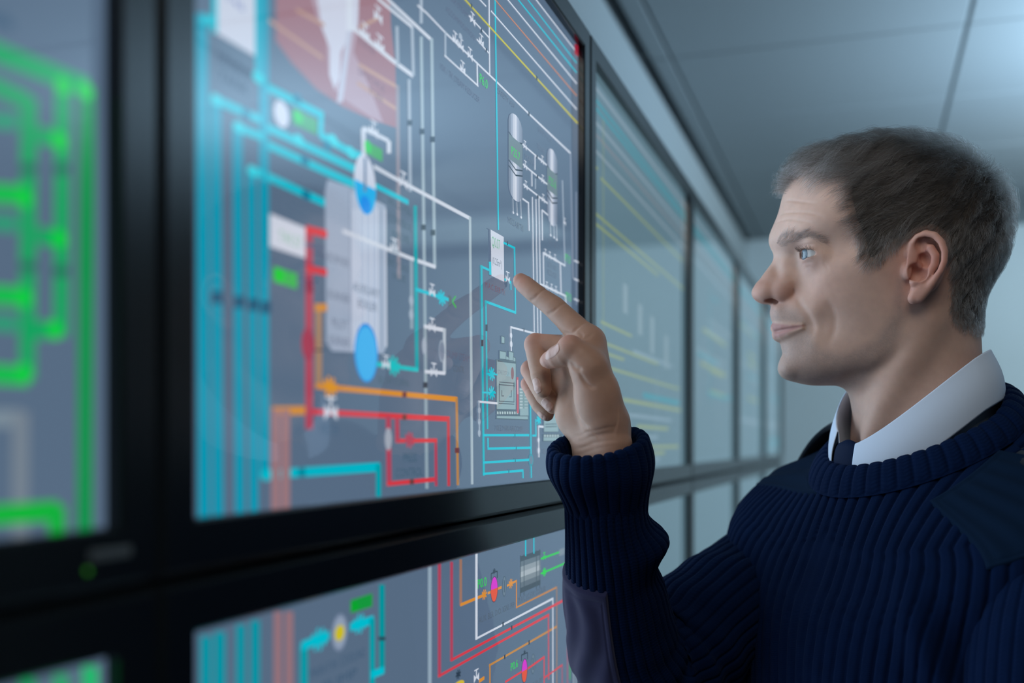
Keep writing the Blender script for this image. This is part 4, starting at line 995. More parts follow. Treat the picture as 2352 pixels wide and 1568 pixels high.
# ---- skin: local colour (lips, beard shadow, redder ears, nose and knuckles) kept per vertex
m_skin = new_mat('skin', (0.5, 0.3, 0.22), 0.52, 0, 0.34)
def skin_nodes(m):
    b = bsdf(m)
    at = nd(m, 'ShaderNodeAttribute', attribute_name='tint')
    tc = nd(m, 'ShaderNodeTexCoord'); n = nd(m, 'ShaderNodeTexNoise'); n.inputs['Scale'].default_value = 130; n.inputs['Detail'].default_value = 5
    n2 = nd(m, 'ShaderNodeTexNoise'); n2.inputs['Scale'].default_value = 22; n2.inputs['Detail'].default_value = 3
    lk(m, tc.outputs['Object'], n.inputs['Vector']); lk(m, tc.outputs['Object'], n2.inputs['Vector'])
    ma = nd(m, 'ShaderNodeMath', operation='MULTIPLY_ADD'); ma.inputs[1].default_value = 0.22; ma.inputs[2].default_value = 0.89
    mb = nd(m, 'ShaderNodeMath', operation='MULTIPLY_ADD'); mb.inputs[1].default_value = 0.30; mb.inputs[2].default_value = 0.85
    lk(m, n.outputs['Fac'], ma.inputs[0]); lk(m, n2.outputs['Fac'], mb.inputs[0])
    mm = nd(m, 'ShaderNodeMath', operation='MULTIPLY'); lk(m, ma.outputs[0], mm.inputs[0]); lk(m, mb.outputs[0], mm.inputs[1])
    vm = nd(m, 'ShaderNodeVectorMath', operation='SCALE'); lk(m, at.outputs['Color'], vm.inputs[0]); lk(m, mm.outputs[0], vm.inputs['Scale'])
    lk(m, vm.outputs[0], b.inputs['Base Color'])
    n3 = nd(m, 'ShaderNodeTexNoise'); n3.inputs['Scale'].default_value = 1700; n3.inputs['Detail'].default_value = 2
    vo = nd(m, 'ShaderNodeTexVoronoi'); vo.inputs['Scale'].default_value = 1300
    lk(m, tc.outputs['Object'], n3.inputs['Vector']); lk(m, tc.outputs['Object'], vo.inputs['Vector'])
    ad = nd(m, 'ShaderNodeMath', operation='ADD'); lk(m, n3.outputs['Fac'], ad.inputs[0]); lk(m, vo.outputs['Distance'], ad.inputs[1])
    bu = nd(m, 'ShaderNodeBump'); bu.inputs['Strength'].default_value = 0.10; bu.inputs['Distance'].default_value = 0.0004
    lk(m, ad.outputs[0], bu.inputs['Height']); lk(m, bu.outputs['Normal'], b.inputs['Normal'])
    b.inputs['Subsurface Weight'].default_value = 0.22; b.inputs['Subsurface Radius'].default_value = (1.0, 0.35, 0.18); b.inputs['Subsurface Scale'].default_value = 0.006
skin_nodes(m_skin)

LIPS = [(1767, 744), (1772, 741), (1786, 744), (1812, 747), (1848, 747), (1830, 755), (1812, 762), (1797, 771), (1780, 777), (1776, 770), (1777, 760)]
BEARD = [(1764, 703), (1800, 700), (1830, 712), (1862, 760), (1880, 800), (1935, 812), (2010, 780), (2052, 720), (2062, 640), (2074, 640), (2080, 730), (2050, 815), (1990, 872), (1955, 900), (1965, 945), (1930, 930), (1900, 884), (1800, 884), (1780, 850), (1790, 815), (1776, 782), (1800, 782), (1850, 752), (1848, 745), (1766, 738)]
SCALP = [(1760, 420), (1804, 436), (1822, 414), (1842, 402), (1868, 392), (1886, 388), (1905, 400), (1928, 412), (1944, 424), (1944, 452), (1950, 482), (1960, 516), (1974, 546), (1984, 590), (1990, 606), (2012, 602), (2035, 588), (2052, 562), (2082, 552), (2108, 536), (2140, 527), (2168, 545), (2180, 580), (2184, 604), (2192, 636), (2186, 684), (2190, 735), (2215, 752), (2246, 758), (2300, 720), (2400, 560), (2350, 300), (2050, 240), (1780, 330)]
rel = (PV - H0) @ HM * 1000.0                        # head coordinates of every vertex
mir = rel.copy(); mir[:, 1] = np.abs(mir[:, 1])
PXM = w2px(h2w(mir)); is_head = (rel[:, 2] > -166)  & (np.abs(rel[:, 1]) < 100) & (rel[:, 0] > -125) & (rel[:, 0] < 145)
col = np.tile(np.array([0.58, 0.375, 0.295]), (len(PV), 1))
def mixc(w, c):
    global col
    w = np.clip(w, 0, 1)[:, None]; col = col * (1 - w) + np.array(c) * w
def near(u, v, Y, r, wt):
    p = hp(u, v, Y); return wt * np.exp(-((mir - p) ** 2).sum(1) / r ** 2) * is_head
mixc(near(1750, 672, 0, 17, .55), (0.50, 0.215, 0.165)); mixc(near(1806, 672, 14, 12, .6), (0.48, 0.20, 0.15))
mixc(near(1880, 660, 52, 26, .35), (0.54, 0.27, 0.20)); mixc(near(2130, 600, 80, 30, .75), (0.52, 0.19, 0.14)); mixc(near(2100, 690, 74, 14, .4), (0.52, 0.24, 0.19))
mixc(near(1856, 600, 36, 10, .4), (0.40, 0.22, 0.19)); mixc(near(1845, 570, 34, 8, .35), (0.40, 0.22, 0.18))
rng = np.random.RandomState(4)
def smooth01(x, a, b):
    t = np.clip((x - a) / (b - a), 0, 1); return t * t * (3 - 2 * t)
spk = 0.75 + 0.5 * rng.rand(len(PV))
mixc(np.clip(poly_dist(PXM, BEARD) / 22 + .45, 0, 1) * is_head * (mir[:, 0] > -30) * .40 * spk, (0.225, 0.190, 0.180))
mixc(np.clip(poly_dist(PXM, LIPS) / 5 + .6, 0, 1) * is_head * (mir[:, 0] > 60) * .75, (0.36, 0.16, 0.155))
scalp_d = poly_dist(PXM, SCALP); EAR = [(2070, 565), (2086, 556), (2106, 534), (2126, 525), (2150, 528), (2170, 546), (2182, 575), (2182, 605), (2172, 628), (2150, 655), (2120, 700), (2070, 704)]
ear_zone = pt_in_poly(PXM, EAR) & (mir[:, 1] > 70.5)
mixc(np.clip(scalp_d / 16 + .35, 0, 1) * is_head * ~ear_zone * (.62 + .26 * smooth01(rel[:, 2], 30, 60)), (0.070, 0.055, 0.045))
hm = (PV[:, 0] < 0.17) & (PV[:, 2] > 1.46)
col[hm] *= np.array([0.72, 0.64, 0.57])
def nearw(u, v, t, r, wt): return wt * np.exp(-((PV - at_depth(u, v, t)) ** 2).sum(1) / r ** 2) * hm
for q in ((1196, 648, .945, .012), (1228, 785, .930, .013), (1210, 880, .962, .012), (1213, 846, .950, .012), (1258, 826, .893, .012), (1305, 780, .878, .010)): mixc(nearw(*q, .5), (0.56, 0.24, 0.19))

person = mesh_obj('person', PV, PF, m_skin, None, True, label='man in a navy ribbed sweater pointing at the large monitor with his right index finger', category='person')
ca = person.data.color_attributes.new('tint', 'FLOAT_COLOR', 'POINT')
ca.data.foreach_set('color', np.concatenate([col, np.ones((len(col), 1))], 1).astype(np.float32).ravel())
PERS = person

# ---- eyes
m_eye = new_mat('eye_white_and_iris', (0.75, 0.74, 0.72), 0.08, 0, 0.6)
def eye_nodes(m):
    b = bsdf(m); tc = nd(m, 'ShaderNodeTexCoord'); sp = nd(m, 'ShaderNodeSeparateXYZ'); lk(m, tc.outputs['Object'], sp.inputs[0])
    r = nd(m, 'ShaderNodeValToRGB'); e = r.color_ramp.elements
    e[0].position = 0.0; e[0].color = (0.60, 0.52, 0.48, 1); e[1].position = 1.0; e[1].color = (0.004, 0.004, 0.004, 1)
    for p, c in ((0.800, (0.50, 0.47, 0.45, 1)), (0.818, (0.05, 0.07, 0.09, 1)), (0.850, (0.11, 0.16, 0.20, 1)), (0.968, (0.17, 0.23, 0.27, 1)), (0.984, (0.004, 0.004, 0.004, 1))):
        x = r.color_ramp.elements.new(p); x.color = c
    mm = nd(m, 'ShaderNodeMath', operation='DIVIDE'); mm.inputs[1].default_value = 0.01373
    lk(m, sp.outputs['X'], mm.inputs[0]); lk(m, mm.outputs[0], r.inputs['Fac']); lk(m, r.outputs['Color'], b.inputs['Base Color'])
eye_nodes(m_eye)
for s in (1, -1):
    bm = bmesh.new(); bmesh.ops.create_uvsphere(bm, u_segments=48, v_segments=32, radius=0.0126)
    for v in bm.verts:                                    # cornea bulge
        q = v.co.x / 0.0126
        if q > .86: v.co *= 1 + .09 * ((q - .86) / .14) ** .8
    o = bm_obj('eye', bm, m_eye, PERS, True)
    o.location = h2w(EYES[s]); gz = HF * .97 + HL * (.20 if s > 0 else .12) + HU * (-.03)
    o.rotation_euler = Vector(gz).to_track_quat('X', 'Z').to_euler()

# ---- finger nails
m_nail = new_mat('finger_nail', (0.50, 0.28, 0.22), 0.28, 0, 0.5)
def nail(uv, t, n_px, along, rl, rw):
    """small curved plate: centre pixel, depth, outward normal (world), direction along the finger (world)."""
    c = at_depth(*uv, t); n = np.array(n_px, float); n /= np.linalg.norm(n); a = np.array(along, float); a -= n * (a @ n); a /= np.linalg.norm(a); b = np.cross(n, a)
    # find the skin under the nail
    P = np.array([c + n * .02 - n * .0004 * k for k in range(110)]) * 1000; d = g_hand.sample(P); k = np.argmax(d < 0); c = P[k] / 1000
    vs = []; fs = []; NU, NVv = 21, 11
    for i in range(NU):
        for j in range(NVv):
            x = -1 + 2 * i / (NU - 1); y = -1 + 2 * j / (NVv - 1)
            w = rw * max(.03, 1 - abs(x) ** 2.8) ** .45
            p0 = c + a * rl * x + b * w * y
            Q = np.array([p0 + n * .006 - n * .0003 * q for q in range(60)]) * 1000; dd = g_hand.sample(Q); kk = np.argmax(dd < 0) if (dd < 0).any() else 40
            edge = max(abs(x), abs(y)); vs.append(Q[kk] / 1000 + n * (.00055 if edge < .95 else -.0003))
    for i in range(NU - 1):
        for j in range(NVv - 1): fs.append((i * NVv + j, (i + 1) * NVv + j, (i + 1) * NVv + j + 1, i * NVv + j + 1))
    o = mesh_obj('fingernail', vs, fs, m_nail, PERS, True)
    so = o.modifiers.new('thickness', 'SOLIDIFY'); so.thickness = 0.0006; so.offset = -1
def wdir(u0, v0, t0, u1, v1, t1): return at_depth(u1, v1, t1) - at_depth(u0, v0, t0)
VW = -ray(1240, 880)                                  # towards the camera
VW = VW / np.linalg.norm(VW); RT = np.array([CY, SY, 0]); UPV = np.array([0, 0, 1.0])
nail((1235, 886), .912, VW * .80 - RT * .62 + UPV * .05, wdir(1242, 862, .919, 1247, 890, .915), .0072, .0056)
nail((1260, 929), .925, VW * .86 - RT * .45 - UPV * .10, wdir(1251, 908, .933, 1267, 928, .927), .0066, .0053)
nail((1252, 950), .944, VW * .62 - RT * .60 - UPV * .42, wdir(1239, 930, .950, 1254, 949, .944), .0056, .0042)
nail((1271, 819), .888, VW * .86 - RT * .10 + UPV * .50, wdir(1288, 815, .887, 1263, 826, .8945), .0068, .0056)
# ------------------------------------------------------------------ clothes
def knit_mat(name, c1, c2):
    m = new_mat(name, c1, 0.9, 0, 0.06)
    b = bsdf(m); b.inputs['Sheen Weight'].default_value = 0.04; b.inputs['Sheen Roughness'].default_value = 0.5; b.inputs['Sheen Tint'].default_value = (0.35, 0.5, 0.9, 1)
    uv = nd(m, 'ShaderNodeUVMap'); uv.uv_map = 'UVMap'
    sp = nd(m, 'ShaderNodeSeparateXYZ'); lk(m, uv.outputs['UV'], sp.inputs[0])
    # knit stitches: little slanted loops in rows (u counts stitches across, v counts rows)
    fx = nd(m, 'ShaderNodeMath', operation='PINGPONG'); fx.inputs[1].default_value = 0.5; lk(m, sp.outputs['X'], fx.inputs[0])
    sl = nd(m, 'ShaderNodeMath', operation='MULTIPLY_ADD'); lk(m, fx.outputs[0], sl.inputs[0]); sl.inputs[1].default_value = 1.3; lk(m, sp.outputs['Y'], sl.inputs[2])
    w1 = nd(m, 'ShaderNodeMath', operation='MULTIPLY'); w1.inputs[1].default_value = 2 * math.pi; lk(m, sl.outputs[0], w1.inputs[0])
    sn = nd(m, 'ShaderNodeMath', operation='SINE'); lk(m, w1.outputs[0], sn.inputs[0])
    x2 = nd(m, 'ShaderNodeMath', operation='MULTIPLY'); x2.inputs[1].default_value = 4 * math.pi; lk(m, sp.outputs['X'], x2.inputs[0])
    cs = nd(m, 'ShaderNodeMath', operation='COSINE'); lk(m, x2.outputs[0], cs.inputs[0])
    ad = nd(m, 'ShaderNodeMath', operation='MULTIPLY_ADD'); ad.inputs[1].default_value = -0.5; lk(m, cs.outputs[0], ad.inputs[0]); lk(m, sn.outputs[0], ad.inputs[2])
    tc = nd(m, 'ShaderNodeTexCoord'); n = nd(m, 'ShaderNodeTexNoise'); n.inputs['Scale'].default_value = 900; n.inputs['Detail'].default_value = 3
    lk(m, tc.outputs['Object'], n.inputs['Vector'])
    a2 = nd(m, 'ShaderNodeMath', operation='MULTIPLY_ADD'); a2.inputs[1].default_value = 1.6; lk(m, n.outputs['Fac'], a2.inputs[0]); lk(m, ad.outputs[0], a2.inputs[2])
    bu = nd(m, 'ShaderNodeBump'); bu.inputs['Strength'].default_value = 0.22; bu.inputs['Distance'].default_value = 0.0006
    lk(m, a2.outputs[0], bu.inputs['Height']); lk(m, bu.outputs['Normal'], b.inputs['Normal'])
    n2 = nd(m, 'ShaderNodeTexNoise'); n2.inputs['Scale'].default_value = 60; n2.inputs['Detail'].default_value = 4; lk(m, tc.outputs['Object'], n2.inputs['Vector'])
    mx = nd(m, 'ShaderNodeMix', data_type='RGBA'); mx.inputs['A'].default_value = (*c1, 1); mx.inputs['B'].default_value = (*c2, 1)
    lk(m, n2.outputs['Fac'], mx.inputs['Factor']); lk(m, mx.outputs['Result'], b.inputs['Base Color'])
    return m
m_knit = knit_mat('navy_rib_knit', (0.0008, 0.0066, 0.029), (0.0016, 0.0100, 0.043))
def cloth_mat(name, c, rough=0.8, sheen=0.2, scale=1400, st=0.25):
    m = new_mat(name, c, rough, 0, 0.07)
    bsdf(m).inputs['Sheen Weight'].default_value = sheen
    add_noise_bump(m, scale, st, 0.0004, 2)
    return m
m_patch = cloth_mat('navy_twill_patch', (0.0035, 0.0130, 0.034), 0.95, 0.0)
m_elbow = cloth_mat('grey_violet_twill', (0.026, 0.028, 0.074))
m_shirt = cloth_mat('white_shirt_cotton', (0.62, 0.72, 0.86), 0.75, 0.0, 1800, 0.15)
m_tie = cloth_mat('navy_tie_silk', (0.003, 0.011, 0.040), 0.6, 0.0)
m_strap = cloth_mat('black_felt_strap', (0.008, 0.014, 0.022), 0.9)
m_trouser = cloth_mat('black_trouser_cloth', (0.012, 0.014, 0.020), 0.85)
m_shoe = new_mat('black_shoe_leather', (0.008, 0.008, 0.009), 0.3)

def grid_mesh(name, P, mat, parent, uv=None, close=False, flip=False, **props):
    """P: (rows, cols, 3) array; close joins the last column to the first; uv: (rows, cols[+1], 2)."""
    nr, nc = P.shape[:2]; cols = nc if close else nc - 1
    i, j = np.meshgrid(np.arange(nr - 1), np.arange(cols), indexing='ij'); j2 = (j + 1) % nc
    F = np.stack([i * nc + j, i * nc + j2, (i + 1) * nc + j2, (i + 1) * nc + j], -1).reshape(-1, 4)
    if flip: F = F[:, ::-1]
    me = bpy.data.meshes.new(name)
    me.vertices.add(nr * nc); me.vertices.foreach_set('co', P.reshape(-1, 3).astype(np.float32).ravel())
    me.loops.add(F.size); me.loops.foreach_set('vertex_index', F.astype(np.int32).ravel())
    me.polygons.add(len(F)); me.polygons.foreach_set('loop_start', np.arange(0, F.size, 4, dtype=np.int32))
    me.update(calc_edges=True); me.validate()
    me.polygons.foreach_set('use_smooth', [True] * len(me.polygons))
    if uv is not None:
        l = me.uv_layers.new(name='UVMap')
        jj = np.stack([j, j + 1, j + 1, j], -1).reshape(-1, 4); ii = np.stack([i, i, i + 1, i + 1], -1).reshape(-1, 4)
        if flip: jj = jj[:, ::-1]; ii = ii[:, ::-1]
        l.data.foreach_set('uv', uv[ii, jj].reshape(-1, 2).astype(np.float32).ravel())
    me.materials.append(mat)
    return link(bpy.data.objects.new(name, me), parent, **props)
def normals(P, close):
    du = np.roll(P, -1, 1) - np.roll(P, 1, 1) if close else np.gradient(P, axis=1)
    dv = np.gradient(P, axis=0)
    n = np.cross(du, dv); return n / np.maximum(np.linalg.norm(n, axis=-1, keepdims=True), 1e-9)
def rib(ph):                                              # rounded ribs with narrow grooves; ph counts ribs
    t = np.abs(np.mod(ph, 1.0) - 0.5) * 2
    return np.power(np.maximum(0, 1 - t ** 3.2), 0.7)
def smoothstep(a, b, x):
    t = np.clip((x - a) / (b - a), 0, 1); return t * t * (3 - 2 * t)

# ---- sweater body: closed rings lofted from hem to neck, body axes (l = left, f = forward, z)
TN = 760
phi = np.linspace(0, 2 * np.pi, TN, endpoint=False)        # 0 = front, +90 deg = his left
def ring_sup(a, bf, bb, e, zc, zs=0.0, zf=0.0, rw=1.0, rz=0.0, rf=0.0):
    """rw, rz, rf: widening, lift and forward push of the right (raised) shoulder."""
    c, s = np.cos(phi), np.sin(phi); w = np.where(s < 0, np.abs(s), 0)
    l = a * np.sign(s) * np.abs(s) ** e * np.where(s < 0, rw, 1); b = np.where(c > 0, bf, bb)
    f = b * np.sign(c) * np.abs(c) ** e + rf * w
    z = zc + zs * np.abs(s) ** 1.6 + zf * c + rz * w
    return np.stack([l, f, z], -1)
LEV = [ring_sup(.168, .112, .105, .92, -.66), ring_sup(.170, .116, .105, .92, -.58), ring_sup(.165, .118, .100, .92, -.46),
       ring_sup(.178, .132, .108, .90, -.33), ring_sup(.187, .138, .115, .86, -.235), ring_sup(.190, .134, .114, .80, -.160, zf=-.020, rw=1.05),
       ring_sup(.192, .121, .104, .74, -.100, -.006, -.045, rw=1.06, rz=.012, rf=.012), ring_sup(.178, .109, .086, .76, -.060, -.012, -.056, rw=1.06, rz=.016, rf=.012), ring_sup(.136, .100, .074, .88, -.038, -.004, -.054, rw=1.03, rz=.010),
       ring_sup(.102, .092, .066, 1, -.024, .002, -.048), ring_sup(.083, .082, .060, 1, -.010, .002, -.040)]
NL = 330
T3 = catmull(np.array(LEV), NL)
lvl = np.linspace(0, len(LEV) - 1, NL)[:, None] * np.ones((1, TN))
# rib phase: constant sideways position on the front above the chest, arc length round the body below it
a_ch = .188
lrel = np.clip(T3[..., 0] / np.maximum(np.abs(T3[..., 0]).max(1, keepdims=True), a_ch * .985), -1, 1)
S_el = np.cumsum(np.r_[0, np.linalg.norm(np.diff(LEV[4][:TN // 4 + 1, :2], axis=0), axis=1)])
l_el = LEV[4][:TN // 4 + 1, 0] / LEV[4][TN // 4, 0]
S = np.interp(np.abs(lrel), l_el, S_el) * np.sign(lrel)
tot = S_el[-1]
front = np.cos(phi)[None, :] > 0
S = np.where(front, S, np.sign(np.sin(phi))[None, :] * (2 * tot) - S)
RIBW = 0.0122
PHS = S / RIBW + .25
def torso_world(P): return NECK + P[..., 0:1] * BL + P[..., 1:2] * BF + P[..., 2:3] * np.array([0, 0, 1.0])
TW = torso_world(T3)
# gentle drape: chest fold towards the left armpit and a few soft waves
l_, f_, z_ = T3[..., 0], T3[..., 1], T3[..., 2]
TNrm = normals(TW, True)
if ((TNrm * (TW - (NECK + np.array([0, 0, -.3])))).sum(-1)).mean() < 0: TNrm = -TNrm
fold = lambda l0, z0, dl, dz, amp, ang: amp * np.exp(-(((l_ - l0) * math.cos(ang) + (z_ - z0) * math.sin(ang)) / dl) ** 2 - ((-(l_ - l0) * math.sin(ang) + (z_ - z0) * math.cos(ang)) / dz) ** 2)
drape = fold(.135, -.20, .016, .07, .012, .45) + fold(.165, -.23, .016, .08, -.012, .45) + fold(.05, -.30, .04, .12, .006, .2) + fold(-.06, -.28, .03, .12, .004, 0) + fold(-.12, -.12, .03, .05, .006, .5)
drape = np.where(front, drape, 0)
TW0 = TW + TNrm * drape[..., None]
ribamp = 0.0042 * smoothstep(10.0, 9.4, lvl)
TWR = TW0 + TNrm * (ribamp * (rib(PHS) - .6))[..., None]
uvT = np.stack([np.concatenate([PHS, PHS[:, :1]], 1) * 1.0, np.concatenate([lvl, lvl[:, :1]], 1) * 34], -1)
sweater = grid_mesh('sweater', TWR, m_knit, PERS, uvT, True, label='navy ribbed sweater')

# ---- crew neck band
def neckband():
    na, nb = 720, 26
    a = np.linspace(0, 2 * np.pi, na, endpoint=False)
    base = catmull(np.array(LEV), 400)
    lo = base[int(400 * 8.95 / 10)]; hi = base[-1]
    lo = np.stack([np.interp(a, np.r_[phi, 2 * np.pi], np.r_[lo[:, k], lo[0, k]]) for k in range(3)], -1)
    hi = np.stack([np.interp(a, np.r_[phi, 2 * np.pi], np.r_[hi[:, k], hi[0, k]]) for k in range(3)], -1)
    rad = np.stack([np.sin(a), np.cos(a), 0 * a], -1)
    hi = hi - rad * .001; hi[:, 2] += .002
    P = []
    for k in range(nb):
        t = k / (nb - 1)
        # outside up, over the rolled edge, and down inside
        if t < .62: q = t / .62; p = lo * (1 - q) + hi * q + (rad * .45 + np.array([0, 0, .9])) * (.0065 * math.sin(min(1, q * 3.2) * math.pi / 2))[..., None] if False else lo * (1 - q) + hi * q + rad * (.0055 * math.sin(math.pi * min(q * .5 + .15, 1))) + np.array([0, 0, .005 * math.sin(math.pi * min(1, q * .6 + .1))])
        else: q = (t - .62) / .38; p = hi + rad * (.0045 - .0095 * math.sin(q * math.pi / 2)) + np.array([0, 0, .0045 * math.cos(q * math.pi * .5) - .020 * max(0, q - .35)])
        P.append(p)
    P = np.array(P); arc = np.concatenate([[0], np.cumsum(np.linalg.norm(np.diff(np.vstack([hi, hi[:1]]), axis=0), axis=1))]); n_rib = round(arc[-1] / .0118)
    ph = arc / arc[-1] * n_rib
    W_ = torso_world(P); nr = normals(W_, True)
    cc = W_.reshape(-1, 3).mean(0)
    if (nr[: nb // 2] * (W_[: nb // 2] - cc)).sum(-1).mean() < 0: nr = -nr
    amp = .0023 * smoothstep(0, .1, np.linspace(0, 1, nb))[:, None] * smoothstep(1.0, .8, np.linspace(0, 1, nb))[:, None]
    W_ = W_ + nr * (amp * (rib(ph[None, :-1]) - .5))[..., None]
    uv = np.stack([np.ones((nb, 1)) * ph[None, :], np.linspace(0, 14, nb)[:, None] * np.ones((1, na + 1))], -1)
    return grid_mesh('neck_band', W_, m_knit, sweater, uv, True)
neckband()

# ---- sleeves
def tube(name, path, n, m, nrib, amp, ref, parent, extra=None, mat=None, fold_s=None, rows=60, post=None):
    """path: list of (xyz, radius); returns centre line, frames and the undisplaced surface."""
    Pc = np.array([p for p, r in path]); Rr = np.array([r for p, r in path])
    d = np.r_[0, np.cumsum(np.linalg.norm(np.diff(Pc, axis=0), axis=1))]
    dense = catmull(np.c_[Pc, Rr], n * 4); dd = np.r_[0, np.cumsum(np.linalg.norm(np.diff(dense[:, :3], axis=0), axis=1))]
    s = np.linspace(0, dd[-1], n); C_ = np.stack([np.interp(s, dd, dense[:, k]) for k in range(4)], -1)
    tan = np.gradient(C_[:, :3], axis=0); tan /= np.linalg.norm(tan, axis=1, keepdims=True)
    u = np.array(ref, float); U = []
    for t in tan:
        u = u - t * (u @ t); u = u / np.linalg.norm(u); U.append(u)
    U = np.array(U); Vv = np.cross(tan, U)
    th = np.linspace(0, 2 * np.pi, m, endpoint=False)
    R_ = C_[:, 3:4] * np.ones((1, m))
    if extra is not None: R_ = R_ + extra(s[:, None], th[None, :])
    nrm = U[:, None] * np.cos(th)[None, :, None] + Vv[:, None] * np.sin(th)[None, :, None]
    S0 = C_[:, None, :3] + nrm * R_[..., None]
    ph = nrib * th / (2 * np.pi)
    am = amp if not callable(amp) else amp(s[:, None], th[None, :])
    S1 = S0 + nrm * (am * (rib(ph)[None, :] - .6))[..., None]
    if post is not None: S1 = post(S1, s, th, nrm)
    uv = np.stack([np.ones((n, 1)) * (nrib * np.linspace(0, 1, m + 1))[None, :], (s * 360)[:, None] * np.ones((1, m + 1))], -1)
    o = grid_mesh(name, S1, mat or m_knit, parent, uv, True)
    return o, S0, nrm, s, th, S1

def D(u, v, t): return at_depth(u, v, t)
TOCAM = -ray(1400, 1200); TOCAM = TOCAM / np.linalg.norm(TOCAM)
sl_path = [(D(1391, 1150, .916), .0345), (D(1394, 1200, .921), .0355), (D(1404, 1270, .934), .0400), (D(1412, 1340, .948), .0430), (D(1424, 1420, .963), .0465), (D(1442, 1490, .978), .0510),
           (D(1482, 1540, .996), .0560), (D(1550, 1505, 1.015), .0600), (D(1640, 1420, 1.036), .0600), (D(1708, 1372, 1.072), .0600), (D(1778, 1318, 1.108), .0600), (D(1840, 1268, 1.135), .0540), (D(1885, 1255, 1.15), .042)]
def sl_extra(s, th):                                   # bunched folds on the inside of the elbow and a soft crease pattern
    a = np.angle(np.exp(1j * (th - math.radians(-78))))
    e = .0125 * np.exp(-((s - .040) / .0135) ** 2 - (a / .75) ** 2) - .004 * np.exp(-((s - .072) / .012) ** 2 - (a / .8) ** 2)
    e = e + .004 * np.exp(-((s - .30) / .016) ** 2 - (a / .6) ** 2)
    e = e + .0022 * np.sin(s * 210 + 2.2 * np.sin(th * 2)) * np.exp(-((s - .22) / .07) ** 2)
    return e
def sl_amp(s, th):
    return .0030
sleeve, SL0, SLn, SLs, SLth, SL1 = tube('sleeve', sl_path, 420, 460, 34, sl_amp, TOCAM, sweater, sl_extra)
# turned-back cuff: a thick double band
cuff_top = D(1374, 1026, .899); cuff_low = D(1391, 1163, .917)
cdir = (cuff_low - cuff_top); cl = np.linalg.norm(cdir); cdir /= cl
def make_cuff():
    nrw, m = 90, 560
    # own tilted axis: the far lip stands higher than the near lip
    ctr_u = D(1374, 1026, .899); e1 = D(1486, 998, .905) - D(1261, 1046, .893); ea = e1 / np.linalg.norm(e1); ra = np.linalg.norm(e1) / 2
    e2 = D(1374, 990, .937) - D(1374, 1066, .862); eb = e2 - ea * (e2 @ ea); rb = np.linalg.norm(eb) / 2; eb /= np.linalg.norm(eb)
    rb = max(rb, ra * .86)
    cen_l = D(1393, 1168, .917); rl = .0385
    th = np.linspace(0, 2 * np.pi, m, endpoint=False)
    top = ctr_u + ra * np.cos(th)[:, None] * ea + rb * np.sin(th)[:, None] * eb
    l1 = D(1484, 1160, .921) - D(1302, 1168, .912); la = l1 / np.linalg.norm(l1); rla = np.linalg.norm(l1) / 2
    lbv = eb - la * (eb @ la); lbv /= np.linalg.norm(lbv)
    low = cen_l + rla * np.cos(th)[:, None] * la + rla * .93 * np.sin(th)[:, None] * lbv
    up = np.cross(ea, eb); up *= np.sign(up[2])
    rows = []; tt = []
    def rad(p, c): q = p - c; return q / np.linalg.norm(q, axis=1, keepdims=True)
    r_top = rad(top, ctr_u)
    for k in range(nrw):
        t = k / (nrw - 1)
        if t < .08: q = t / .08; p = low + (rad(low, cen_l)) * (-.004 + .004 * q) ; p = p - up * (.003 * (1 - q))
        elif t < .62:
            q = (t - .08) / .54; p = low * (1 - q) + top * q + rad(low, cen_l) * (.004 * math.sin(math.pi * q) - .0016 * math.sin(2 * math.pi * q))
        elif t < .74: q = (t - .62) / .12; p = top + r_top * (-.0045 + .0045 * math.cos(q * math.pi)) + up * (.0050 * math.sin(q * math.pi))
        else: q = (t - .74) / .26; p = (top - r_top * .009) * (1 - q) + (low - rad(low, cen_l) * .010) * q
        rows.append(p); tt.append(t)
    P = np.array(rows); tt = np.array(tt)
    nr = normals(P, True)
    mid = (ctr_u + cen_l) / 2
    if (nr[20:50] * (P[20:50] - mid)).sum(-1).mean() < 0: nr = -nr
    nrib = 26; ph = nrib * th / (2 * np.pi)
    wob = .0010 * np.sin(th * 5 + 1.0)[None, :] * np.sin(np.pi * np.clip((tt - .08) / .54, 0, 1))[:, None]
    P = P + nr * (.0027 * (smoothstep(.0, .06, tt) * smoothstep(.95, .78, tt))[:, None] * (rib(ph)[None, :] - .55) + wob)[..., None]
    uv = np.stack([np.ones((nrw, 1)) * (nrib * np.linspace(0, 1, m + 1))[None, :], np.linspace(0, 46, nrw)[:, None] * np.ones((1, m + 1))], -1)
    return grid_mesh('cuff', P, m_knit, sweater, uv, True)
make_cuff()
# smooth elbow patch sewn on the outside of the forearm
def sub_patch(name, S, nr, i0, i1, j0, j1, off, mat, parent, wav=0.0, round_=0.12, **props):
    nj = S.shape[1]; J = (np.arange(j0, j1 + 1)) % nj
    P = S[i0:i1 + 1][:, J]; N_ = nr[i0:i1 + 1][:, J]
    ni, njj = P.shape[:2]
    a = np.linspace(0, 1, ni)[:, None]; b = np.linspace(0, 1, njj)[None, :]
    edge = np.minimum(np.minimum(a, 1 - a) * ni, np.minimum(b, 1 - b) * njj)
    h = off * smoothstep(0, 3.0, edge) + wav * np.sin(b * 23 + 3 * np.sin(a * 9)) * smoothstep(0, 20, edge)
    # stitched seam
    h = h - .0006 * np.exp(-((edge - 9) / 1.6) ** 2)
    return grid_mesh(name, P + N_ * h[..., None], mat, parent, None, False, **props)
px_sl = w2px(SL0.reshape(-1, 3)).reshape(*SL0.shape[:2], 2)
i0 = int(np.argmin(np.abs(px_sl[:, :, 1].min(1) * 0 + np.interp(SLs, SLs, w2px((SL0.mean(1)))[:, 1]) - 1296)[:200]))
def th_i(deg): return int(round((deg % 360) / 360 * len(SLth)))
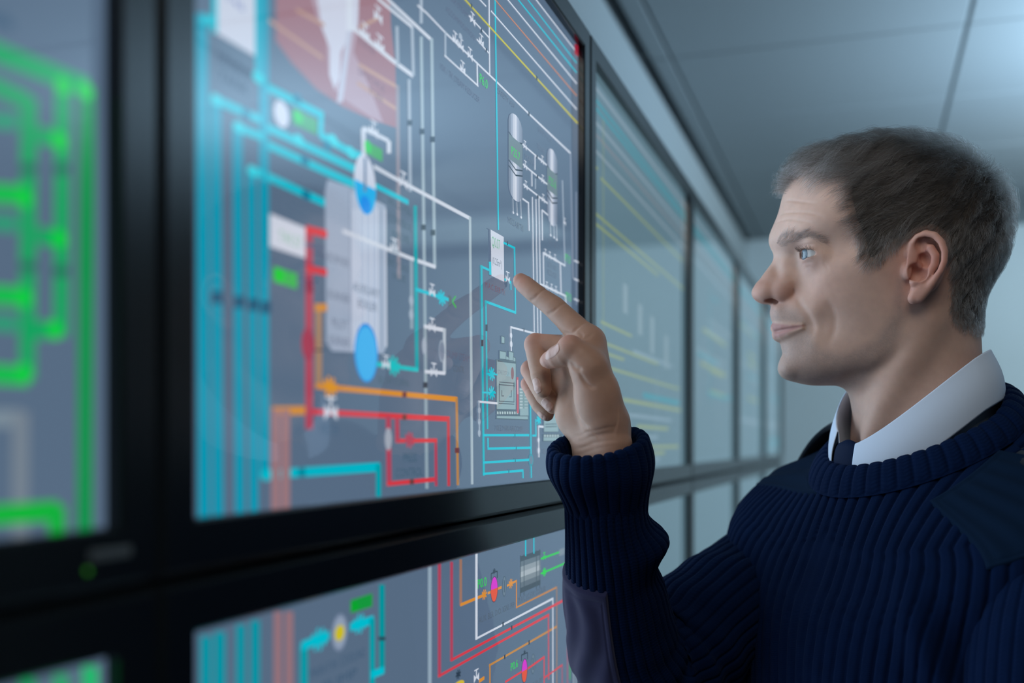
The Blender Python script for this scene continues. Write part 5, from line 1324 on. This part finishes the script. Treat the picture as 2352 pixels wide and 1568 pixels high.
sub_patch('elbow_patch', SL0, SLn, i0, int(i0 + 190), th_i(8), th_i(8) + int(len(SLth) * 118 / 360), .0036, m_elbow, sweater, .0012, label='grey-violet smooth elbow patch')

# his left sleeve hangs at his side
ls_path = [(bw(.158, .010, -.120), .034), (bw(.164, .022, -.140), .046), (bw(.172, .036, -.165), .056), (bw(.178, .046, -.195), .059), (bw(.183, .056, -.25), .057), (bw(.190, .066, -.33), .055), (bw(.186, .100, -.385), .052), (bw(.178, .155, -.435), .046), (bw(.168, .205, -.48), .041), (bw(.167, .211, -.486), .037)]
lsl, LS0, LSn, LSs, LSth, LS1 = tube('sleeve', ls_path, 300, 420, 34, .0021, BF, sweater, lambda s, th: .003 * np.sin(s * 90 + 2 * np.sin(th)) * np.exp(-((s - .30) / .08) ** 2))
tube('cuff', [(bw(.176, .165, -.444), .048), (bw(.170, .200, -.476), .045), (bw(.166, .228, -.500), .043), (bw(.1655, .231, -.503), .038), (bw(.167, .222, -.495), .035)], 60, 260, 24, .002, BF, sweater)

# shoulder patches (body surface between the neck band and the arm)
_px = w2px(TW0.reshape(-1, 3)).reshape(NL, TN, 2); _vis = (TNrm * (CAM - TW0)).sum(-1) > 0
def body_param(u, v):
    d = np.where(_vis, np.hypot(_px[..., 0] - u, _px[..., 1] - v), 1e9); i, j = np.unravel_index(np.argmin(d), d.shape)
    a = j / TN * 360
    return (a - 360 if a > 180 else a, i / (NL - 1) * (len(LEV) - 1))
def torso_patch(name, poly_lf, off, label):
    """poly_lf: outline on the body surface in (l, level) coordinates with the front/back angle; given as four corners (phi deg, level)."""
    n1, n2 = 70, 70
    c = np.array(poly_lf, float)
    a = np.linspace(0, 1, n1)[:, None, None]; b = np.linspace(0, 1, n2)[None, :, None]
    q = (1 - a) * ((1 - b) * c[0] + b * c[1]) + a * ((1 - b) * c[3] + b * c[2])
    ii = np.clip(q[..., 1] / (len(LEV) - 1) * (NL - 1), 0, NL - 1.001); jj = (q[..., 0] % 360) / 360 * TN
    i_ = np.floor(ii).astype(int); fi = (ii - i_)[..., None]; j_ = np.floor(jj).astype(int) % TN; fj = (jj - np.floor(jj))[..., None]
    def smp(A): return (A[i_, j_] * (1 - fi) + A[i_ + 1, j_] * fi) * (1 - fj) + (A[i_, (j_ + 1) % TN] * (1 - fi) + A[i_ + 1, (j_ + 1) % TN] * fi) * fj
    P, N_ = smp(TW0), smp(TNrm); N_ /= np.linalg.norm(N_, axis=-1, keepdims=True)
    aa, bb = a[..., 0], b[..., 0]; edge = np.minimum(np.minimum(aa, 1 - aa) * n1, np.minimum(bb, 1 - bb) * n2)
    h = off * smoothstep(-.5, 2.0, edge) + .0009 * np.sin(bb * 34 + 3 * aa) * smoothstep(0, 14, edge) - .0005 * np.exp(-((edge - 5) / 1.2) ** 2)
    return grid_mesh(name, P + N_ * h[..., None], m_patch, sweater, None, False, label=label)
pa, pb = body_param(1893, 1132), body_param(1738, 1116)
torso_patch('shoulder_patch', [pa, (-150, 9.0), (-120, 6.3), pb], .0026, 'smooth navy patch on the right shoulder')
pa, pb, pc = body_param(2292, 1034), body_param(2132, 1152), body_param(2262, 1310)
torso_patch('shoulder_patch', [pa, pb, pc, (112, 6.6)], .0026, 'smooth navy patch on the left shoulder')

# ---- white shirt collar and tie
def collar():
    m, rows = 260, 46
    a = np.linspace(math.radians(4), 2 * np.pi - math.radians(24), m)                # from his left front round the back to his right front
    c, s = np.cos(a), np.sin(a)
    # top fold line and lower edge of the leaf, body axes
    bk = np.where(c < 0, 1, 0)
    top = np.stack([.0670 * s, np.where(c > 0, 0.0770, .0565) * c + .003, .028 - np.where(c > 0, .0460, .030) * c - .008 * c * c + .020 * np.abs(s) ** 1.2], -1)
    low = np.stack([.0775 * s, np.where(c > 0, .0775, .0690) * c + .003, -.014 - np.where(c > 0, .0460, .034) * c - .012 * c * c + .018 * np.abs(s) ** 1.2], -1)
    inn = np.stack([.0645 * s, .0720 * c + .001, -.030 - .040 * c], -1)
    P = []
    for k in range(rows):
        t = k / (rows - 1)
        if t < .55: q = t / .55; p = low * (1 - q) + top * q + np.stack([s, c, 0 * s], -1) * (.0035 * math.sin(math.pi * q))
        elif t < .65: q = (t - .55) / .10; p = top + np.stack([s, c, 0 * s], -1) * (.0012 * math.cos(q * math.pi) - .0012) + np.array([0, 0, .0016 * math.sin(q * math.pi)])
        else: q = (t - .65) / .35; p = (top - np.stack([s, c, 0 * s], -1) * .0024) * (1 - q) + inn * q
        P.append(p)
    return grid_mesh('shirt_collar', torso_world(np.array(P)), m_shirt, PERS, None, False, label='white shirt collar')
shirt = collar()
so = shirt.modifiers.new('thickness', 'SOLIDIFY'); so.thickness = 0.0007
def tie():
    rows, m = 24, 20
    P = []
    for i in range(rows):
        t = i / (rows - 1)
        w = .013 + .006 * t; z = -.020 - .075 * t; f = .0735 + .002 * t
        th = np.linspace(0, 2 * np.pi, m, endpoint=False)
        cap = math.sqrt(max(0.02, 1 - ((t - .5) / .5) ** 8))
        P.append(np.stack([-.011 + w * 1.25 * np.cos(th) * cap, f + .0065 * np.sin(th) * cap, z + 0 * th], -1))
    o = grid_mesh('tie_knot', torso_world(np.array(P)), m_tie, PERS, None, True, label='navy tie knot')
    return o
tie()
# shoulder straps: felt loops lying over the patches
def strap(side):
    n, m = 60, 14
    P = []
    for i in range(n):
        t = i / (n - 1)
        if side < 0: l = -.185 + .105 * t; z = -.064 + .064 * math.sin(min(1, t * 1.02) * math.pi / 2) ** .9 + .012 * math.sin(t * math.pi)
        else: l = .190 - .088 * t; z = -.080 + .052 * t + .010 * math.sin(t * math.pi)
        hw = .026 * (1 if .06 < t < .94 else math.sqrt(max(.05, 1 - ((abs(t - .5) - .44) / .06) ** 2)))
        row = []
        for k in range(m):
            q = -1 + 2 * k / (m - 1)
            row.append((l, -.012 + hw * q, z - .010 * q * q))
        P.append(row)
    o = grid_mesh('shoulder_strap', torso_world(np.array(P)), m_strap, sweater, None, False)
    so = o.modifiers.new('thickness', 'SOLIDIFY'); so.thickness = .004
for sd in (-1, 1): strap(sd)

# ---- trousers and shoes (below the frame)
def leg_tube(s):
    return tube('trouser_leg', [(bw(.075 * s, .0, -.60), .100), (bw(.083 * s, .0, -.70), .100), (bw(.092 * s, .008, -.88), .085), (bw(.097 * s, .012, -1.05), .070), (bw(.10 * s, .0, -1.25), .062), (bw(.102 * s, -.012, -1.46), .058), (bw(.102 * s, -.012, -1.475), .056)], 60, 40, 1, 0.0, BF, trousers, None, m_trouser)
trousers = grid_mesh('trousers', torso_world(np.array([np.stack([a_ * np.sin(phi[::12]), b_ * np.cos(phi[::12]), z_c + 0 * phi[::12]], -1) for a_, b_, z_c in ((.165, .110, -.63), (.172, .114, -.68), (.172, .112, -.74), (.12, .09, -.80))])), m_trouser, PERS, None, True)
for s in (-1, 1): leg_tube(s)
for s in (-1, 1):
    g = Grid((-90, -120, -8), (90, 240, 110), 6.0)
    g.ell((0, -20, 40), (42, 60, 45), 0); g.ell((0, 90, 30), (46, 110, 34), 30); g.cap((0, -30, 40), (0, -30, 90), 42, 44, 20)
    X, Y_, Z = g.xyz((slice(None),) * 3); g.d = np.maximum(g.d, (4.0 - Z) + 0 * X + 0 * Y_).astype(np.float32)
    v, f = g.mesh(1)
    v = v / 1000.0; wv = NECK * np.array([1, 1, 0]) + v[:, :1] * BL + v[:, 1:2] * BF + v[:, 2:3] * np.array([0, 0, 1.0]) + BL * .105 * s + np.array([0, 0, -.004])
    mesh_obj('shoe', wv, f, m_shoe, PERS, True)
# ------------------------------------------------------------------ hair, eyebrows, lashes
def hair_mat(name, dark, grey, rough=0.35):
    m = bpy.data.materials.new(name); m.use_nodes = True
    nt = m.node_tree; nt.nodes.remove(nt.nodes['Principled BSDF'])
    h = nd(m, 'ShaderNodeBsdfHairPrincipled'); h.parametrization = 'COLOR'
    h.inputs['Roughness'].default_value = rough; h.inputs['Radial Roughness'].default_value = 0.4
    at = nd(m, 'ShaderNodeAttribute', attribute_name='grey')
    mx = nd(m, 'ShaderNodeMix', data_type='RGBA'); mx.inputs['A'].default_value = (*dark, 1); mx.inputs['B'].default_value = (*grey, 1)
    lk(m, at.outputs['Fac'], mx.inputs['Factor']); lk(m, mx.outputs['Result'], h.inputs['Color'])
    lk(m, h.outputs[0], nt.nodes['Material Output'].inputs['Surface'])
    return m
m_hair = hair_mat('brown_grey_hair', (0.030, 0.022, 0.017), (0.36, 0.36, 0.37))
m_brow = hair_mat('eyebrow_hair', (0.040, 0.032, 0.028), (0.24, 0.22, 0.21))
m_lash = hair_mat('eyelash_hair', (0.012, 0.009, 0.008), (0.02, 0.02, 0.02))
def curves_obj(name, P, rad, grey, mat, parent, **props):
    """P: (n strands, k points, 3) world metres; rad: (k,) metres."""
    n, k = P.shape[:2]
    hc = bpy.data.hair_curves.new(name)
    hc.add_curves([k] * n)
    hc.attributes['position'].data.foreach_set('vector', P.astype(np.float32).ravel())
    ra = hc.attributes.get('radius') or hc.attributes.new('radius', 'FLOAT', 'POINT')
    ra.data.foreach_set('value', np.tile(np.asarray(rad, np.float32), n))
    g = hc.attributes.new('grey', 'FLOAT', 'CURVE'); g.data.foreach_set('value', grey.astype(np.float32))
    hc.materials.append(mat)
    return link(bpy.data.objects.new(name, hc), parent, **props)

HVr = HV                                                # head vertices in head coordinates (mm)
mirH = HVr.copy(); mirH[:, 1] = np.abs(mirH[:, 1]); pxH = w2px(h2w(mirH))
ear_h = pt_in_poly(pxH, EAR) & (mirH[:, 1] > 70.5)
sd = poly_dist(pxH, SCALP); sd[ear_h] = -20
Nh = g_head.grad(HVr, 2.0); Nh /= np.linalg.norm(Nh, axis=1, keepdims=True)
def thick(p):                                            # hair depth in mm over the scalp
    Z, X = p[:, 2], p[:, 0]
    top = smoothstep(35, 78, Z)
    return 2.2 + 6.0 * top + 3.2 * smoothstep(-35, 25, Z) * smoothstep(-20, -75, X) + 1.2 * smoothstep(10, 50, Z) + 1.5 * top * smoothstep(30, 70, X)
# underlayer
inm = sd > 12.0
fm = inm[HFc].all(1)
ids = np.unique(HFc[fm]); rm = np.full(len(HVr), -1); rm[ids] = np.arange(len(ids))
off = (thick(HVr[ids]) * .13) * smoothstep(12, 40, sd[ids])
capv = HVr[ids] + Nh[ids] * (off + .05)[:, None]
m_cap = new_mat('hair_underlayer', (0.060, 0.048, 0.039), 0.6, 0, 0.2)
add_noise_bump(m_cap, 700, 0.8, 0.001, 4)
hair = mesh_obj('hair', h2w(capv), rm[HFc[fm]], m_cap, PERS, True, label='short brown hair, greying at the front')

rh = np.random.RandomState(11)
CROWN = np.array([-80.0, 10.0, 76.0])
def grow(n_want, mask, wt=None, length=None, lift=1.0, npt=7, jitter=.22, seed_face=None, flow=None):
    F = HFc[mask]
    a, b, c, d = (HVr[F[:, k]] for k in range(4))
    area = np.linalg.norm(np.cross(c - a, d - b), axis=1)
    if wt is not None: area = area * wt(HVr[F].mean(1))
    idx = rh.choice(len(F), n_want, p=area / area.sum())
    r = rh.rand(n_want, 2)
    root = (a[idx] * ((1 - r[:, 0]) * (1 - r[:, 1]))[:, None] + b[idx] * (r[:, 0] * (1 - r[:, 1]))[:, None] + c[idx] * (r[:, 0] * r[:, 1])[:, None] + d[idx] * ((1 - r[:, 0]) * r[:, 1])[:, None])
    n = g_head.grad(root, 2.0); n /= np.linalg.norm(n, axis=1, keepdims=True)
    v = flow(root); 
    v = v - n * (v * n).sum(1, keepdims=True); v /= np.maximum(np.linalg.norm(v, axis=1, keepdims=True), 1e-6)
    # clumping noise: smooth over the scalp plus a little per strand
    q = root * .16
    w1 = np.sin(q[:, 0] * 1.7 + 2.1 * np.sin(q[:, 2] * 1.3)) + np.sin(q[:, 1] * 1.9 + 1.7 * np.sin(q[:, 0] * .8 + q[:, 2]))
    w2 = np.sin(q[:, 2] * 3.1 + 2.5 * np.sin(q[:, 0] * 2.2 + q[:, 1]))
    sidev = np.cross(n, v)
    ang = .24 * w1 + .16 * w2 + jitter * rh.randn(n_want)
    v = v * np.cos(ang)[:, None] + sidev * np.sin(ang)[:, None]
    L = np.maximum(3.0, length(root)) * (.65 + .6 * rh.rand(n_want)); th = thick(root) * lift * (.35 + .75 * rh.rand(n_want)) * (1 + .20 * w2 + .12 * w1)
    P = np.zeros((n_want, npt, 3)); P[:, 0] = root - n * .4
    p = root.copy()
    for k in range(1, npt):
        t = k / (npt - 1)
        p = p + v * (L / (npt - 1))[:, None]
        gd = g_head.grad(p, 2.0); gl = np.maximum(np.linalg.norm(gd, axis=1, keepdims=True), .3); nn = gd / gl
        tgt = th * min(1, 1.7 * t) * (1 - .12 * max(0, t - .6))
        p = p + nn * np.clip(tgt - g_head.sample(p), -4, 4)[:, None]
        v = v - nn * (v * nn).sum(1, keepdims=True); v /= np.maximum(np.linalg.norm(v, axis=1, keepdims=True), 1e-6)
        P[:, k] = p
    return P, root, w1, w2
def flow_head(r):
    v = r - CROWN; v = v / np.linalg.norm(v, axis=1, keepdims=True)
    side = smoothstep(30, 5, r[:, 2]) ; v[:, 2] -= .55 * side
    fr = smoothstep(55, 90, r[:, 0]) * smoothstep(60, 80, r[:, 2]); v[:, 2] += .45 * fr; v[:, 1] += .25 * fr
    bk = smoothstep(-30, -70, r[:, 0]) * smoothstep(60, 30, r[:, 2]); v[:, 0] += .35 * bk; v[:, 2] -= .3 * bk
    return v
def len_head(r):
    top = smoothstep(40, 80, r[:, 2])
    return 7 + 19 * top + 6 * smoothstep(-40, 20, r[:, 2]) - 14 * smoothstep(58, 84, r[:, 0]) * top - 9 * smoothstep(84, 97, r[:, 0])
sdF = sd[HFc].mean(1)
P, root, w1, w2 = grow(50000, sdF > -1.0, lambda c: (1 + .9 * smoothstep(30, 0, c[:, 2]) + .4 * smoothstep(40, 85, c[:, 0])) * np.where(c[:, 1] < -15, .45, 1), len_head, 1.15, 7, .11, flow=flow_head)
front_g = smoothstep(20, 85, root[:, 0]) * smoothstep(40, 70, root[:, 2])
pg = .13 + .34 * front_g + .12 * smoothstep(30, -10, root[:, 2]) + .07 * np.clip(w1, 0, 2)
grey = np.where(rh.rand(len(root)) < pg, .35 + .65 * rh.rand(len(root)), .10 * rh.rand(len(root)))
curves_obj('hair_strands', h2w(P), np.linspace(.000105, .00003, 7), grey, m_hair, hair)
# sparse soft edge of the hairline, crown tuft
P, root, w1, w2 = grow(4200, (sdF > -9) & (sdF < 10), None, lambda r: np.maximum(3, len_head(r)) * (.62 - .25 * smoothstep(80, 95, r[:, 0])), .8, 6, .35, flow=flow_head)
curves_obj('hairline_wisps', h2w(P), np.linspace(.00006, .00002, 6), .2 + .6 * rh.rand(len(root)), m_hair, hair)
cm = np.linalg.norm(HVr[HFc].mean(1) - hp(2262, 412, 4), axis=1) < 13
P, root, w1, w2 = grow(260, cm, None, lambda r: 0 * r[:, 0] + 17, 1.0, 7, .5, flow=lambda r: np.tile(np.array([-1.0, .1, .1]), (len(r), 1)))
for k in range(7): P[:, k] += g_head.grad(P[:, 0], 3.0) * (5.5 * (k / 6) ** 1.0)
curves_obj('crown_tuft', h2w(P), np.linspace(.00007, .00003, 7), .25 * rh.rand(len(root)), m_hair, hair)

# eyebrows
BROW = [(1784, 560), (1790, 546), (1820, 535), (1847, 529), (1872, 536), (1898, 551), (1890, 556), (1854, 545), (1822, 554), (1792, 567)]
bd = poly_dist(pxH, BROW); bd[(mirH[:, 0] < 60)] = -50
for s in (1, -1):
    msk = (bd[HFc].mean(1) > -1.5) & (np.sign(HVr[HFc].mean(1)[:, 1]) == s)
    P, root, w1, w2 = grow(800, msk, lambda c: np.exp(-np.maximum(0, 62 - c[:, 0]) / 30), lambda r: 0 * r[:, 0] + 7.0, .45, 5, .25, flow=lambda r: np.stack([-.55 + .3 * smoothstep(104, 112, r[:, 0]), s * (.8 + 0 * r[:, 0]), .25 + .6 * smoothstep(98, 110, r[:, 0]) - .5 * smoothstep(92, 80, r[:, 0])], -1))
    curves_obj('eyebrow', h2w(P), np.linspace(.000062, .000025, 5), .05 + .35 * rh.rand(len(root)), m_brow, PERS)
# eyelashes
for s in (1, -1):
    e = EYES[s]; Ps = []
    for up in (1, -1):
        for a in np.linspace(-32, 66, 90 if up > 0 else 40):
            if up < 0 and a < 24: continue
            a += rh.randn() * 1.0; c_ = math.sqrt(max(0, 1 - ((a - 14) / 62.0) ** 2)); zc = -0.2 - .010 * (a - 14)
            z0 = zc + (4.0 * c_ + .2 if up > 0 else -3.5 * c_ - .2); R_ = 13.2; rr = math.sqrt(R_ * R_ - z0 * z0)
            d = np.array([math.cos(math.radians(a)), s * math.sin(math.radians(a)), 0]); p0 = e + d * rr + np.array([0, 0, z0])
            L = (6.5 if up > 0 else 3.6) * (.8 + .4 * rh.rand()); dz = np.array([0, 0, up])
            dd = d + np.array([0, s * .25, 0]) + rh.randn(3) * .08
            Ps.append([p0 + dd * (L * t) + dz * (L * (.15 * t + .55 * t * t) if up > 0 else L * (.45 * t)) - (dz * L * .30 * t if up > 0 else 0) for t in np.linspace(0, 1, 5)])
    curves_obj('eyelashes', h2w(np.array(Ps).reshape(-1, 3)).reshape(-1, 5, 3), np.linspace(.00011, .00003, 5), np.zeros(len(Ps)), m_lash, PERS)
